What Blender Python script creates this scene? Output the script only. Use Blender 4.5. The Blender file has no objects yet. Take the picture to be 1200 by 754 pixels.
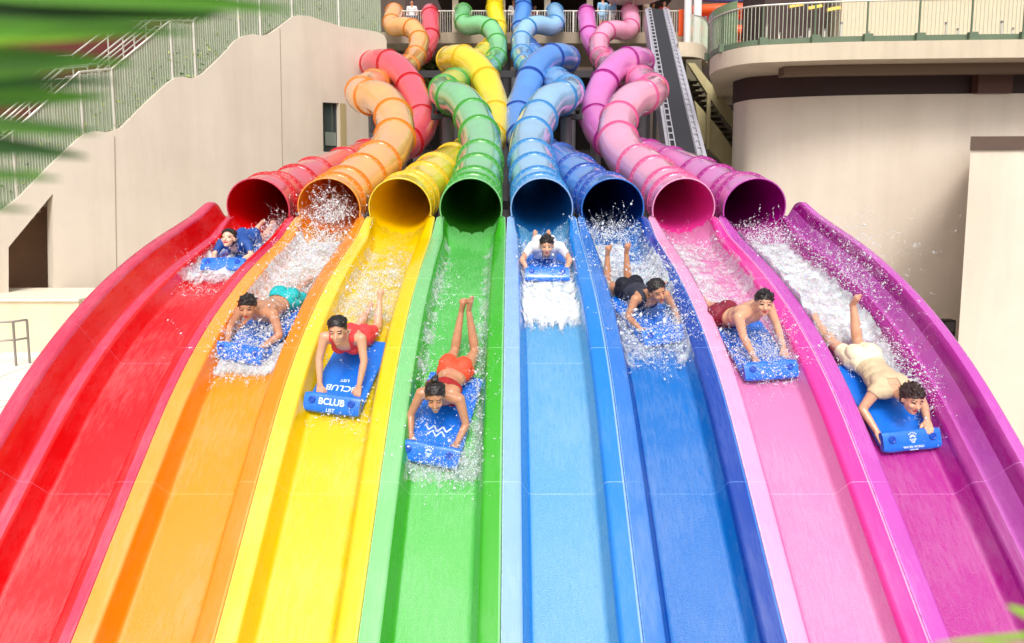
import bpy, bmesh, math, random
import numpy as np
from mathutils import Vector, Matrix, noise
from mathutils.geometry import tessellate_polygon
R = math.radians
random.seed(7)
rng = np.random.default_rng(11)
S = bpy.context.scene
COL = S.collection

# ------------------------------------------------------------------ camera
FP, CX, CY = 850.0, 600.0, 309.0
PITCH = R(6.0)
CAM = Vector((0, 0, 4.2))
FW = Vector((0, math.cos(PITCH), -math.sin(PITCH)))
UP = Vector((0, math.sin(PITCH), math.cos(PITCH)))
RT = Vector((1, 0, 0))
def P(x, y, d):
    return CAM + FW*d + RT*((x-CX)/FP*d) - UP*((y-CY)/FP*d)
def ray(x, y):
    return (FW + RT*((x-CX)/FP) - UP*((y-CY)/FP))
def AtY(x, y, Y):
    r = ray(x, y)
    return CAM + r*((Y-CAM.y)/r.y)
cam = bpy.data.cameras.new("camera")
cam.sensor_width = 36
cam.lens = 36*FP/1200
cam.shift_y = -(377-CY)/1200
cam.clip_start = .05
cam.clip_end = 600
cam.dof.use_dof = True
cam.dof.focus_distance = 9.5
cam.dof.aperture_fstop = 2.2
co = bpy.data.objects.new("camera", cam)
COL.objects.link(co)
co.location = CAM
co.rotation_euler = (math.pi/2-PITCH, 0, 0)
S.camera = co

# ------------------------------------------------------------------ materials
def lin(c):
    return tuple(((v/255)/12.92 if v/255 <= .04045 else ((v/255+.055)/1.055)**2.4) for v in c)
def mat(name, col, rough=.5, metal=0, bump=0, bscale=30, var=0, vscale=3, coat=0, spec=.5, alpha=1, trans=0,
        emit=0, stretch=None, dirt=0, dscale=1.5, sub=0):
    m = bpy.data.materials.new(name)
    m.use_nodes = True
    nt = m.node_tree
    b = nt.nodes['Principled BSDF']
    c = (*lin(col), 1)
    b.inputs['Base Color'].default_value = c
    b.inputs['Roughness'].default_value = rough
    b.inputs['Metallic'].default_value = metal
    b.inputs['Coat Weight'].default_value = coat
    b.inputs['Coat Roughness'].default_value = .08
    b.inputs['Specular IOR Level'].default_value = spec
    b.inputs['Alpha'].default_value = alpha
    b.inputs['Transmission Weight'].default_value = trans
    if sub:
        b.inputs['Subsurface Weight'].default_value = sub
        b.inputs['Subsurface Scale'].default_value = .02
    tc = nt.nodes.new('ShaderNodeTexCoord')
    mp = nt.nodes.new('ShaderNodeMapping')
    nt.links.new(tc.outputs['Object'], mp.inputs['Vector'])
    if stretch: mp.inputs['Scale'].default_value = stretch
    if var or dirt:
        n = nt.nodes.new('ShaderNodeTexNoise')
        n.inputs['Scale'].default_value = vscale
        n.inputs['Detail'].default_value = 6
        n.inputs['Roughness'].default_value = .62
        nt.links.new(mp.outputs[0], n.inputs['Vector'])
        mr = nt.nodes.new('ShaderNodeMapRange')
        mr.inputs[1].default_value = .3; mr.inputs[2].default_value = .7
        mr.inputs[3].default_value = 1-var; mr.inputs[4].default_value = 1+var
        nt.links.new(n.outputs[0], mr.inputs[0])
        hs = nt.nodes.new('ShaderNodeHueSaturation')
        hs.inputs['Color'].default_value = c
        nt.links.new(mr.outputs[0], hs.inputs['Value'])
        out = hs.outputs[0]
        if dirt:
            mp2 = nt.nodes.new('ShaderNodeMapping')
            mp2.inputs['Scale'].default_value = (dscale, dscale, dscale*.12)
            nt.links.new(tc.outputs['Object'], mp2.inputs['Vector'])
            n2 = nt.nodes.new('ShaderNodeTexNoise')
            n2.inputs['Scale'].default_value = 1.6; n2.inputs['Detail'].default_value = 8
            n2.inputs['Roughness'].default_value = .65
            nt.links.new(mp2.outputs[0], n2.inputs['Vector'])
            r2 = nt.nodes.new('ShaderNodeMapRange')
            r2.inputs[1].default_value = .45; r2.inputs[2].default_value = .75
            r2.inputs[3].default_value = 0; r2.inputs[4].default_value = dirt
            nt.links.new(n2.outputs[0], r2.inputs[0])
            mx = nt.nodes.new('ShaderNodeMixRGB'); mx.blend_type = 'MULTIPLY'
            mx.inputs[2].default_value = (.62, .55, .48, 1)
            nt.links.new(r2.outputs[0], mx.inputs[0]); nt.links.new(out, mx.inputs[1])
            out = mx.outputs[0]
        nt.links.new(out, b.inputs['Base Color'])
        rr = nt.nodes.new('ShaderNodeMapRange')
        rr.inputs[3].default_value = max(0, rough-.1); rr.inputs[4].default_value = min(1, rough+.12)
        nt.links.new(n.outputs[0], rr.inputs[0]); nt.links.new(rr.outputs[0], b.inputs['Roughness'])
    if bump:
        n = nt.nodes.new('ShaderNodeTexNoise')
        n.inputs['Scale'].default_value = bscale; n.inputs['Detail'].default_value = 5
        nt.links.new(mp.outputs[0], n.inputs['Vector'])
        bp = nt.nodes.new('ShaderNodeBump'); bp.inputs['Strength'].default_value = bump
        bp.inputs['Distance'].default_value = .02
        nt.links.new(n.outputs[0], bp.inputs['Height']); nt.links.new(bp.outputs[0], b.inputs['Normal'])
    return m

# ------------------------------------------------------------------ object helpers
def link(o, parent=None):
    COL.objects.link(o)
    if parent is not None: o.parent = parent
    return o
def tag(o, label=None, cat=None, group=None, kind=None):
    if label: o['label'] = label
    if cat: o['category'] = cat
    if group: o['group'] = group
    if kind: o['kind'] = kind
    return o
def empty(name, loc=(0, 0, 0), rot=(0, 0, 0)):
    o = bpy.data.objects.new(name, None); o.empty_display_size = .2
    o.location = loc; o.rotation_euler = rot
    return link(o)
class MB:
    def __init__(s): s.v = []; s.f = []; s.m = []; s.off = 0
    def add(s, vs, fs, mi=0):
        k = len(s.v); s.v += [tuple(v) for v in vs]
        s.f += [tuple(i+k for i in f) for f in fs]; s.m += [mi]*len(fs)
    def box(s, c, sz, M=None, mi=0):
        hx, hy, hz = sz[0]/2, sz[1]/2, sz[2]/2
        vs = [Vector((x, y, z)) for x in (-hx, hx) for y in (-hy, hy) for z in (-hz, hz)]
        if M is not None: vs = [M @ v for v in vs]
        vs = [v+Vector(c) for v in vs]
        s.add(vs, [(0,1,3,2),(4,6,7,5),(0,4,5,1),(2,3,7,6),(0,2,6,4),(1,5,7,3)], mi)
    def bar(s, a, b, w, h=None, mi=0):
        a = Vector(a); b = Vector(b); h = h or w
        d = b-a; L = d.length
        if L < 1e-6: return
        z = d/L; up = Vector((0,0,1)) if abs(z.z) < .95 else Vector((0,1,0))
        x = z.cross(up).normalized(); y = x.cross(z)
        vs = [p + x*sx*w/2 + y*sy*h/2 for p in (a, b) for sx, sy in ((-1,-1),(1,-1),(1,1),(-1,1))]
        s.add(vs, [(3,2,1,0),(4,5,6,7),(0,1,5,4),(1,2,6,5),(2,3,7,6),(3,0,4,7)], mi)
    def tube(s, pts, r, n=10, mi=0, cap=True):
        pts = [Vector(p) for p in pts]; rs = r if hasattr(r, '__len__') else [r]*len(pts)
        rings = frames(pts); vs = []
        for (p, x, y), rr in zip(rings, rs):
            for i in range(n):
                a = 2*math.pi*i/n
                vs.append(p + x*math.cos(a)*rr + y*math.sin(a)*rr)
        fs = []
        for k in range(len(pts)-1):
            for i in range(n):
                j = (i+1) % n
                fs.append((k*n+i, k*n+j, (k+1)*n+j, (k+1)*n+i))
        if cap:
            fs.append(tuple(reversed(range(n)))); fs.append(tuple((len(pts)-1)*n+i for i in range(n)))
        s.add(vs, fs, mi)
    def capsule(s, a, ra, b, rb, n=12):
        a = Vector(a); b = Vector(b); d = (b-a)
        if d.length < 1e-6: d = Vector((0,0,1e-4)); b = a+d
        z = d.normalized()
        pts = []; rs = []
        for t in (-1, -.8, -.4): pts.append(a+z*t*ra); rs.append(max(.02*ra, ra*math.sqrt(max(0, 1-t*t))))
        pts.append(a); rs.append(ra); pts.append(b); rs.append(rb)
        for t in (.4, .8, 1): pts.append(b+z*t*rb); rs.append(max(.02*rb, rb*math.sqrt(max(0, 1-t*t))))
        s.tube(pts, rs, n)
    def ell(s, c, r, M=None, n=14, mi=0, m=9):
        vs = []; fs = []
        for j in range(m+1):
            t = math.pi*j/m
            for i in range(n):
                a = 2*math.pi*i/n
                st = max(math.sin(t), 1e-3)
                v = Vector((r[0]*st*math.cos(a), r[1]*st*math.sin(a), r[2]*math.cos(t)))
                if M is not None: v = M @ v
                vs.append(v+Vector(c))
        for j in range(m):
            for i in range(n):
                k = (i+1) % n
                fs.append((j*n+i, (j+1)*n+i, (j+1)*n+k, j*n+k))
        fs.append(tuple(range(n))); fs.append(tuple(reversed([m*n+i for i in range(n)])))
        s.add(vs, fs, mi)
    def prism(s, outer, holes, front, depthvec, mi=0):
        """outer/holes: lists of 3-D points lying in one plane; depthvec: extrusion"""
        loops = [[Vector(p) for p in l] for l in [outer]+holes]
        flat = [p for l in loops for p in l]
        tris = tessellate_polygon(loops)
        n = len(flat); dv = Vector(depthvec)
        fs = [tuple(t) for t in tris] + [tuple(i+n for i in reversed(t)) for t in tris]
        k = 0
        for l in loops:
            for i in range(len(l)):
                j = (i+1) % len(l)
                fs.append((k+i, k+j, k+j+n, k+i+n))
            k += len(l)
        s.add(flat+[p+dv for p in flat], fs, mi)
    def mesh(s, name, mats, smooth=False, sharp=None, fix=True):
        me = bpy.data.meshes.new(name)
        me.from_pydata([tuple(v) for v in s.v], [], s.f)
        for m in (mats if isinstance(mats, (list, tuple)) else [mats]): me.materials.append(m)
        me.polygons.foreach_set('material_index', s.m)
        if fix:
            bm = bmesh.new(); bm.from_mesh(me); bmesh.ops.recalc_face_normals(bm, faces=bm.faces); bm.to_mesh(me); bm.free()
        if smooth: me.polygons.foreach_set('use_smooth', [True]*len(me.polygons))
        if sharp:
            me.set_sharp_from_angle(angle=R(sharp))
        me.update()
        return me
    def build(s, name, mats, parent=None, smooth=False, sharp=None, bevel=0, fix=True):
        o = bpy.data.objects.new(name, s.mesh(name, mats, smooth, sharp, fix)); link(o, parent)
        if bevel:
            b = o.modifiers.new('bevel', 'BEVEL'); b.width = bevel; b.segments = 2; b.limit_method = 'ANGLE'
        return o
def frames(pts):
    out = []; px = None
    for i, p in enumerate(pts):
        t = (pts[min(i+1, len(pts)-1)] - pts[max(i-1, 0)])
        t = t.normalized() if t.length > 1e-9 else Vector((0,0,1))
        if px is None:
            u = Vector((0,0,1)) if abs(t.z) < .9 else Vector((0,1,0))
            x = t.cross(u).normalized()
        else:
            x = (px - t*px.dot(t)).normalized()
        px = x; y = x.cross(t)
        out.append((p, x, y))
    return out
def catmull(pts, per=10):
    pts = [Vector(p) for p in pts]
    e = [pts[0]*2-pts[1]] + pts + [pts[-1]*2-pts[-2]]
    out = []
    for i in range(1, len(e)-2):
        p0, p1, p2, p3 = e[i-1:i+3]
        t0 = 0; t1 = t0+max((p1-p0).length, 1e-4)**.5; t2 = t1+max((p2-p1).length, 1e-4)**.5; t3 = t2+max((p3-p2).length, 1e-4)**.5
        for k in range(per):
            t = t1+(t2-t1)*k/per
            A1 = p0*((t1-t)/(t1-t0))+p1*((t-t0)/(t1-t0)); A2 = p1*((t2-t)/(t2-t1))+p2*((t-t1)/(t2-t1)); A3 = p2*((t3-t)/(t3-t2))+p3*((t-t2)/(t3-t2))
            B1 = A1*((t2-t)/(t2-t0))+A2*((t-t0)/(t2-t0)); B2 = A2*((t3-t)/(t3-t1))+A3*((t-t1)/(t3-t1))
            out.append(B1*((t2-t)/(t2-t1))+B2*((t-t1)/(t2-t1)))
    out.append(pts[-1]); return out
def resample(pts, step):
    out = [pts[0].copy()]; acc = 0
    for a, b in zip(pts, pts[1:]):
        L = (b-a).length; t = step-acc
        while t <= L and L > 0:
            out.append(a.lerp(b, t/L)); t += step
        acc = L-(t-step)
    return out

# ------------------------------------------------------------------ light
w = bpy.data.worlds.new("World"); S.world = w; w.use_nodes = True
nt = w.node_tree; bg = nt.nodes['Background']
sky = nt.nodes.new('ShaderNodeTexSky'); sky.sky_type = 'NISHITA'; sky.sun_disc = False
SUN_EL, SUN_AZ = 48, 178      # azimuth from +Y clockwise: behind the camera
sky.sun_elevation = R(SUN_EL); sky.sun_rotation = R(SUN_AZ)
sky.air_density = 1.6; sky.dust_density = 5; sky.ozone_density = 1
hs = nt.nodes.new('ShaderNodeHueSaturation'); hs.inputs['Saturation'].default_value = .28; hs.inputs['Value'].default_value = 1.25
nt.links.new(sky.outputs[0], hs.inputs['Color']); nt.links.new(hs.outputs[0], bg.inputs['Color'])
bg.inputs['Strength'].default_value = .14
sl = bpy.data.lights.new('sun', 'SUN'); sl.energy = 1.55; sl.angle = R(16); sl.color = (1, .95, .88)
so = link(bpy.data.objects.new('sun', sl))
az = R(SUN_AZ); el = R(SUN_EL)
sdir = Vector((math.sin(az)*math.cos(el), math.cos(az)*math.cos(el), math.sin(el)))
so.rotation_euler = sdir.to_track_quat('Z', 'Y').to_euler()
S.view_settings.view_transform = 'Standard'; S.view_settings.look = 'None'; S.view_settings.exposure = 0

# ------------------------------------------------------------------ slide profile
RP = [(2.2,-1.25),(3.4,-1.13),(4.4,-.72),(5.2,-.30),(5.94,.25),(7.15,1.235),(8.11,1.95),(9.15,2.50),(10.34,2.93),(11.6,3.25),(12.42,3.44),(12.90,3.55)]
prof = catmull([(0, a, b) for a, b in RP], 12)
prof = resample(prof, .06)
prof = prof[::-1]                      # index 0 at the mouth
LEN = [0]
for a, b in zip(prof, prof[1:]): LEN.append(LEN[-1]+(b-a).length)
def pframe(i):
    a = prof[max(i-1, 0)]; b = prof[min(i+1, len(prof)-1)]
    t = (a-b).normalized()             # up-slope
    n = Vector((0, -t.z, t.y))
    return prof[i], t, n
def floor_at(Y):
    """floor point (x=0), up-slope tangent and normal for the lane floor whose world Y is closest"""
    best = min(range(len(prof)), key=lambda i: abs((pframe(i)[0]-pframe(i)[2]*.25).y-Y))
    p, t, n = pframe(best)
    return p-n*.25, t, n
XC = [-.10+(k-3.5)*1.25 for k in range(8)]
COLS = {   # floor, wall, ridge, tube, flange; sky reflection is mixed into floor and ridge
 'red':        [(246,20,34),(238,6,14),(226,62,96),(238,92,110),(222,14,34)],
 'orange':     [(255,168,8),(255,140,0),(255,168,58),(255,186,112),(246,140,10)],
 'yellow':     [(252,218,0),(250,206,0),(255,224,66),(255,226,40),(250,204,0)],
 'green':      [(96,206,92),(60,176,32),(134,212,134),(140,215,150),(72,176,58)],
 'light blue': [(108,190,248),(26,132,226),(150,192,250),(160,208,248),(60,150,222)],
 'deep blue':  [(0,118,212),(0,62,166),(54,126,220),(90,150,232),(16,78,184)],
 'pink':       [(255,148,210),(240,58,164),(255,168,214),(252,170,205),(240,98,160)],
 'purple':     [(196,26,156),(156,0,128),(208,84,192),(228,126,205),(184,24,148)],
}
NAMES = list(COLS)
def cross(kind):
    """trough cross section as (u, h, material) ; 0 floor 1 wall 2 ridge"""
    def arc(c, r, a0, a1, n=4): return [(c[0]+r*math.cos(R(a0+(a1-a0)*k/n)), c[1]+r*math.sin(R(a0+(a1-a0)*k/n))) for k in range(n+1)]
    half = [(0, 0), (.15, 0), (.29, 0)] + [(.31,.0),(.335,.006),(.352,.022),(.362,.045)] + [(.385,.11),(.41,.18)] + [(.418,.215),(.43,.237),(.445,.248),(.462,.252)] + [(.52,.254),(.60,.254)] + [(.612,.2535),(.619,.250),(.6225,.243),(.6225,.19)]
    hm = [0]*6 + [1]*6 + [2]*5 + [3]*3
    tall = [(0, 0), (.15, 0), (.29, 0)] + [(.31,.0),(.335,.006),(.352,.022),(.362,.045)] + [(.385,.11),(.41,.18)] + [(.418,.215),(.43,.237),(.445,.248),(.462,.252)] + \
           [(.50,.256),(.535,.262),(.556,.275),(.57,.295)] + [(.60,.38),(.635,.48),(.668,.575)] + [(.68,.605),(.70,.622),(.725,.63)] + [(.78,.634),(.83,.63)] + [(.848,.62),(.855,.605),(.855,.5)]
    tm = [0]*6+[1]*6+[2]*4+[1]*4+[2]*8
    return (half, hm) if kind == 'half' else (tall, tm)
def prow(v):
    r_ = v-CAM
    return CY-r_.dot(UP)/r_.dot(FW)*FP
def build_channel(k, root, M):
    L = cross('tall' if k == 0 else 'half'); Rr = cross('tall' if k == 7 else 'half')
    pts = [(-u, h) for u, h in reversed(L[0][1:])] + Rr[0]
    ms = list(reversed(L[1])) + Rr[1]
    ms = ms[:len(pts)-1]
    n = len(pts); mb = MB(); vs = []
    NP = len(prof)
    rows = [None]+list(range(NP))
    for i in rows:
        p, t, nn = pframe(i or 0); s = LEN[i or 0]
        if i is None: p = p+t*.22
        fl = p-nn*.25
        bl = min(1, s/.95); bl = bl*bl*(3-2*bl)
        tl = min(1, s/.35); tl = math.sqrt(max(0, 1-(1-tl)**2)) if s < .35 else 1
        for u, h in pts:
            au = abs(u); uu, hh = u, h
            if h > .27:  hh = .27+(h-.27)*(.12+.88*tl)
            if bl < 1:
                # tube-shaped section at the mouth
                A = min(au/.46, 1)*R(72)
                cu, ch = .519*math.sin(A), .535-.519*math.cos(A)
                if au > .46: cu = .4936+(au-.46)*(.70 if i is not None else .05); ch = .3746+(h-.252 if h > .27 else 0)*tl - (.1 if h < .2 else 0)
                cu = math.copysign(cu, u)
                uu = u*bl+cu*(1-bl); hh = hh*bl+ch*(1-bl)
            v = fl + nn*hh; vs.append((XC[k]+uu, v.y, v.z))
    fs = []; mi = []
    for i in range(NP):
        for j in range(n-1):
            fs.append((i*n+j, i*n+j+1, (i+1)*n+j+1, (i+1)*n+j)); mi.append(ms[j])
    mb.v = vs; mb.f = fs; mb.m = mi
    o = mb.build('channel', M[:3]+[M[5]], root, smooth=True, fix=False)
    # joints between moulded sections: a low raised lip following the section
    for sj in (327, 409, 568, 800):
        i = min(range(NP), key=lambda q: abs(prow(pframe(q)[0])-sj))+((k*7) % 3-1)*0
        p, t, nn = pframe(i); fl = p-nn*.25
        mb = MB(); path = []
        for u, h in pts[2:-2]:
            v = fl+nn*(h+.003); path.append(Vector((XC[k]+u, v.y, v.z)))
        vs = []
        for q in path:
            vs += [q-t*.0032-nn*.0045, q-nn*.0012, q+t*.0032-nn*.0045]
        fs = []
        for q in range(len(path)-1):
            for c in (0, 1): fs.append((q*3+c, q*3+c+1, q*3+c+4, q*3+c+3))
        mb.add(vs, fs); mb.build('joint_seam', M[5], root, smooth=True)
    return o

def tube_paths():
    T = {}
    # mouth first; (x, y, depth) in the photograph's frame, turned into world points
    T[1] = [(388,247,12.95),(414,218,14.2),(438,197,15.4),(455,179,16.7),(464,155,18.0),(457,128,19.4),(445,115,20.2),(428,115,21.2),(424,108,22.6),(436,100,24.4),(452,94,27),(470,84,30.5),(484,72,33.5),(489,60,35),(491,46,36.2),(484,34,37),(472,31,37.6),(461,32,38.2),(459,24,39),(462,15,40.2),(462,15,41.5),(462,16,43)]
    T[0] = [(306,246,12.95),(330,232,14.0),(356,217,15.2),(388,203,17.0),(420,190,18.8),(450,178,20.2),(475,168,21.2),(492,152,22.2),(494,132,23.4),(485,110,24.4),(476,92,25.2),(463,78,25.9),(447,73,26.6),(436,76,27.6),(440,84,29.5),(458,82,32),(478,74,35),(494,64,37),(503,50,38.4),(505,36,39),(504,16,40.2),(504,15,41.5),(504,16,43)]
    T[3] = [(552,249,12.95),(557,222,14.0),(562,196,15.4),(564,176,16.6),(561,156,17.8),(552,134,19.2),(541,119,20.2),(527,114,21.2),(521,107,22.6),(530,99,24.5),(548,92,27.5),(568,84,31),(580,72,34),(583,60,35.4),(581,45,36.6),(574,33,37.3),(561,29,37.9),(548,31,38.4),(542,25,39),(543,15,40.2),(543,15,41.5),(543,16,43)]
    T[2] = [(470,249,12.95),(488,228,14.1),(506,210,15.4),(524,196,17.2),(545,184,19),(566,172,20.6),(578,155,21.8),(581,135,23),(576,112,24.2),(567,90,25),(555,75,25.8),(539,68,26.6),(527,70,27.6),(530,78,29.5),(545,76,32),(562,66,35),(576,54,37.3),(583,40,38.5),(583,26,39.2),(580,14,39.8),(580,3,40.5)]
    T[4] = [(633,250,12.95),(629,222,14.0),(624,196,15.3),(621,177,16.6),(624,158,17.8),(633,136,19.2),(644,120,20.2),(661,114,21.2),(666,107,22.6),(655,98,24.5),(638,90,27.5),(620,80,31),(612,68,34),(611,56,35.4),(612,43,36.6),(619,32,37.3),(632,29,37.9),(645,32,38.4),(652,26,39),(650,15,40.2),(650,15,41.5),(650,16,43)]
    T[5] = [(712,250,12.95),(697,230,14.1),(680,211,15.4),(662,196,17.2),(640,184,19),(620,172,20.6),(609,155,21.8),(607,135,23),(615,112,24.2),(624,88,25),(636,73,25.8),(653,66,26.6),(664,69,27.6),(661,77,29.5),(646,76,32),(630,66,35),(618,54,37.3),(611,40,38.5),(610,26,39.2),(613,14,39.8),(613,3,40.5)]
    T[6] = [(796,249,12.95),(778,222,14.1),(757,202,15.3),(736,186,16.6),(723,162,17.8),(727,136,19.2),(741,118,20.2),(759,112,21.2),(764,105,22.6),(753,96,24.5),(736,88,27.5),(716,78,31),(705,70,34),(702,58,35.4),(703,47,36.4),(711,37,37.2),(723,35,37.8),(733,37,38.3),(740,30,39),(738,15,40.2),(738,15,41.5),(738,16,43)]
    T[7] = [(879,249,12.95),(858,232,14.0),(832,217,15.2),(800,202,17.0),(770,190,18.8),(740,178,20.2),(715,166,21.3),(701,150,22.3),(697,130,23.4),(702,110,24.3),(714,88,25.1),(725,76,25.8),(741,70,26.5),(752,73,27.6),(748,82,29.5),(732,80,32),(714,70,35),(700,60,37),(692,48,38.4),(689,34,39),(687,16,40.2),(687,15,41.5),(687,16,43)]
    return T
TP = tube_paths()
TR = .48
def build_tube(k, root, M):
    p0, t0, n0 = pframe(0)
    fl = p0-n0*.25
    c0 = Vector((XC[k], fl.y, fl.z))+n0*.535
    pts = [P(*q) for q in TP[k][1:]]
    a = c0 + t0*.0
    d0 = (pts[0]-a)
    ctrl = [a, a+t0*.45+Vector((0,0,0))] + pts
    c = resample(catmull(ctrl, 14), .11)
    # relax sharp corners so the wall does not fold
    for _ in range(4):
        for i in range(5, len(c)-1): c[i] = c[i]*.5+(c[i-1]+c[i+1])*.25
    fr = frames(c); n = 40
    lens = [0]
    for q, r_ in zip(c, c[1:]): lens.append(lens[-1]+(r_-q).length)
    def rad(s):
        return TR+(.54-TR)*max(0, 1-s/1.6)**1.5
    mb = MB(); vs = []
    for side, dr in ((0, 0),):
        for (p, x, y), s in zip(fr, lens):
            for i in range(n):
                an = 2*math.pi*i/n; r_ = rad(s)+dr
                vs.append(p+x*math.cos(an)*r_+y*math.sin(an)*r_)
    m = len(c); fs = []; mi = []
    for side in (0,):
        for q in range(m-1):
            for i in range(n):
                j = (i+1) % n; b = side*m*n+q*n; b2 = b+n
                f = (b+i, b+j, b2+j, b2+i)
                fs.append(f if side == 0 else f[::-1]); mi.append(0 if side == 0 else 1)
    e = (m-1)*n; fs.append(tuple(e+i for i in range(n))); mi.append(0)
    mb.v = [tuple(v) for v in vs]; mb.f = fs; mb.m = mi
    mb.build('tube', [M[3]], root, smooth=True, sharp=60, fix=False)
    vs = []
    for (p, x, y), s in zip(fr, lens):
        for i in range(n):
            an = 2*math.pi*i/n; vs.append(p+(x*math.cos(an)+y*math.sin(an))*(rad(s)-.015))
    ml = MB(); ml.add(vs, [(q*n+(i+1) % n, q*n+i, (q+1)*n+i, (q+1)*n+(i+1) % n) for q in range(min(m-1, 60)) for i in range(n)]); ml.build('mouth_shade_liner', M[6], root, smooth=True, fix=False)  # opaque inner shell added to darken the tube mouth
    mb = MB(); p, x, y = fr[0]; ring = [p+(x*math.cos(a_)+y*math.sin(a_))*(rad(0)+.004) for a_ in np.linspace(0, 2*math.pi, 97)]; k0 = [q for q in ring[:-1]]; cut = [((q-p).dot(n0) > -.17) for q in k0]; st_ = next(i for i in range(96) if cut[i] and not cut[i-1]); ring = [k0[(st_+i) % 96] for i in range(96) if cut[(st_+i) % 96]]
    mb.tube(ring, .013, 8, cap=False); mb.build('mouth_rim', M[2], root, smooth=True, fix=False)
    # flanged joints
    spots = [.5+.06*(k % 3), 1.12, 2.1, 3.2]
    s = spots[-1]
    gap = [2.1, 1.5, 2.3, 1.9, 2.5]
    q = 0
    while s < lens[-1]-1.5:
        s += gap[q % 5]; q += 1; spots.append(s)
    for idx, s in enumerate(spots):
        i = min(range(m), key=lambda z: abs(lens[z]-s)); p, x, y = fr[i]
        t = (c[min(i+1, m-1)]-c[max(i-1, 0)]).normalized()
        mb = MB(); vs = []; rs0 = rad(s)-TR; prf = [(-.09,.002),(-.08,.014),(-.026,.018),(-.02,.042),(.02,.042),(.026,.018),(.08,.014),(.09,.002)]
        for a_, dr in prf:
            for z in range(n):
                an = 2*math.pi*z/n; vs.append(p+t*a_+(x*math.cos(an)+y*math.sin(an))*(TR+rs0+dr))
        fs = []
        for a_ in range(len(prf)-1):
            for z in range(n): fs.append((a_*n+z, a_*n+(z+1) % n, (a_+1)*n+(z+1) % n, (a_+1)*n+z))
        mb.add(vs, fs, 0)
        if idx < 4:
            for z in range(26):
                an = 2*math.pi*(z+.5)/26; dv = (x*math.cos(an)+y*math.sin(an))
                cc = p-t*.055+dv*(TR+rs0+.010); mb.bar(cc, cc+dv*.012, .014, .014, 1)
        mb.build('flange', [M[4], BOLT], root, smooth=True, sharp=40)
    return c
BOLT = mat('bolt steel', (225,225,228), .35, .3)
WHEN = ['leftmost', '', '', '', '', '', '', 'rightmost']
SLIDES = []
LBL = {'red':'red water slide at the far left, with a tall outer side wall','orange':'orange water slide between the red and the yellow one',
 'yellow':'yellow water slide between the orange and the green one','green':'green water slide between the yellow and the light blue one',
 'light blue':'light blue water slide beside the green one','deep blue':'deep blue water slide between the light blue and the pink one',
 'pink':'pink water slide between the deep blue and the purple one','purple':'purple water slide at the far right, with a tall outer side wall'}
CENTRE = {}
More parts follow.
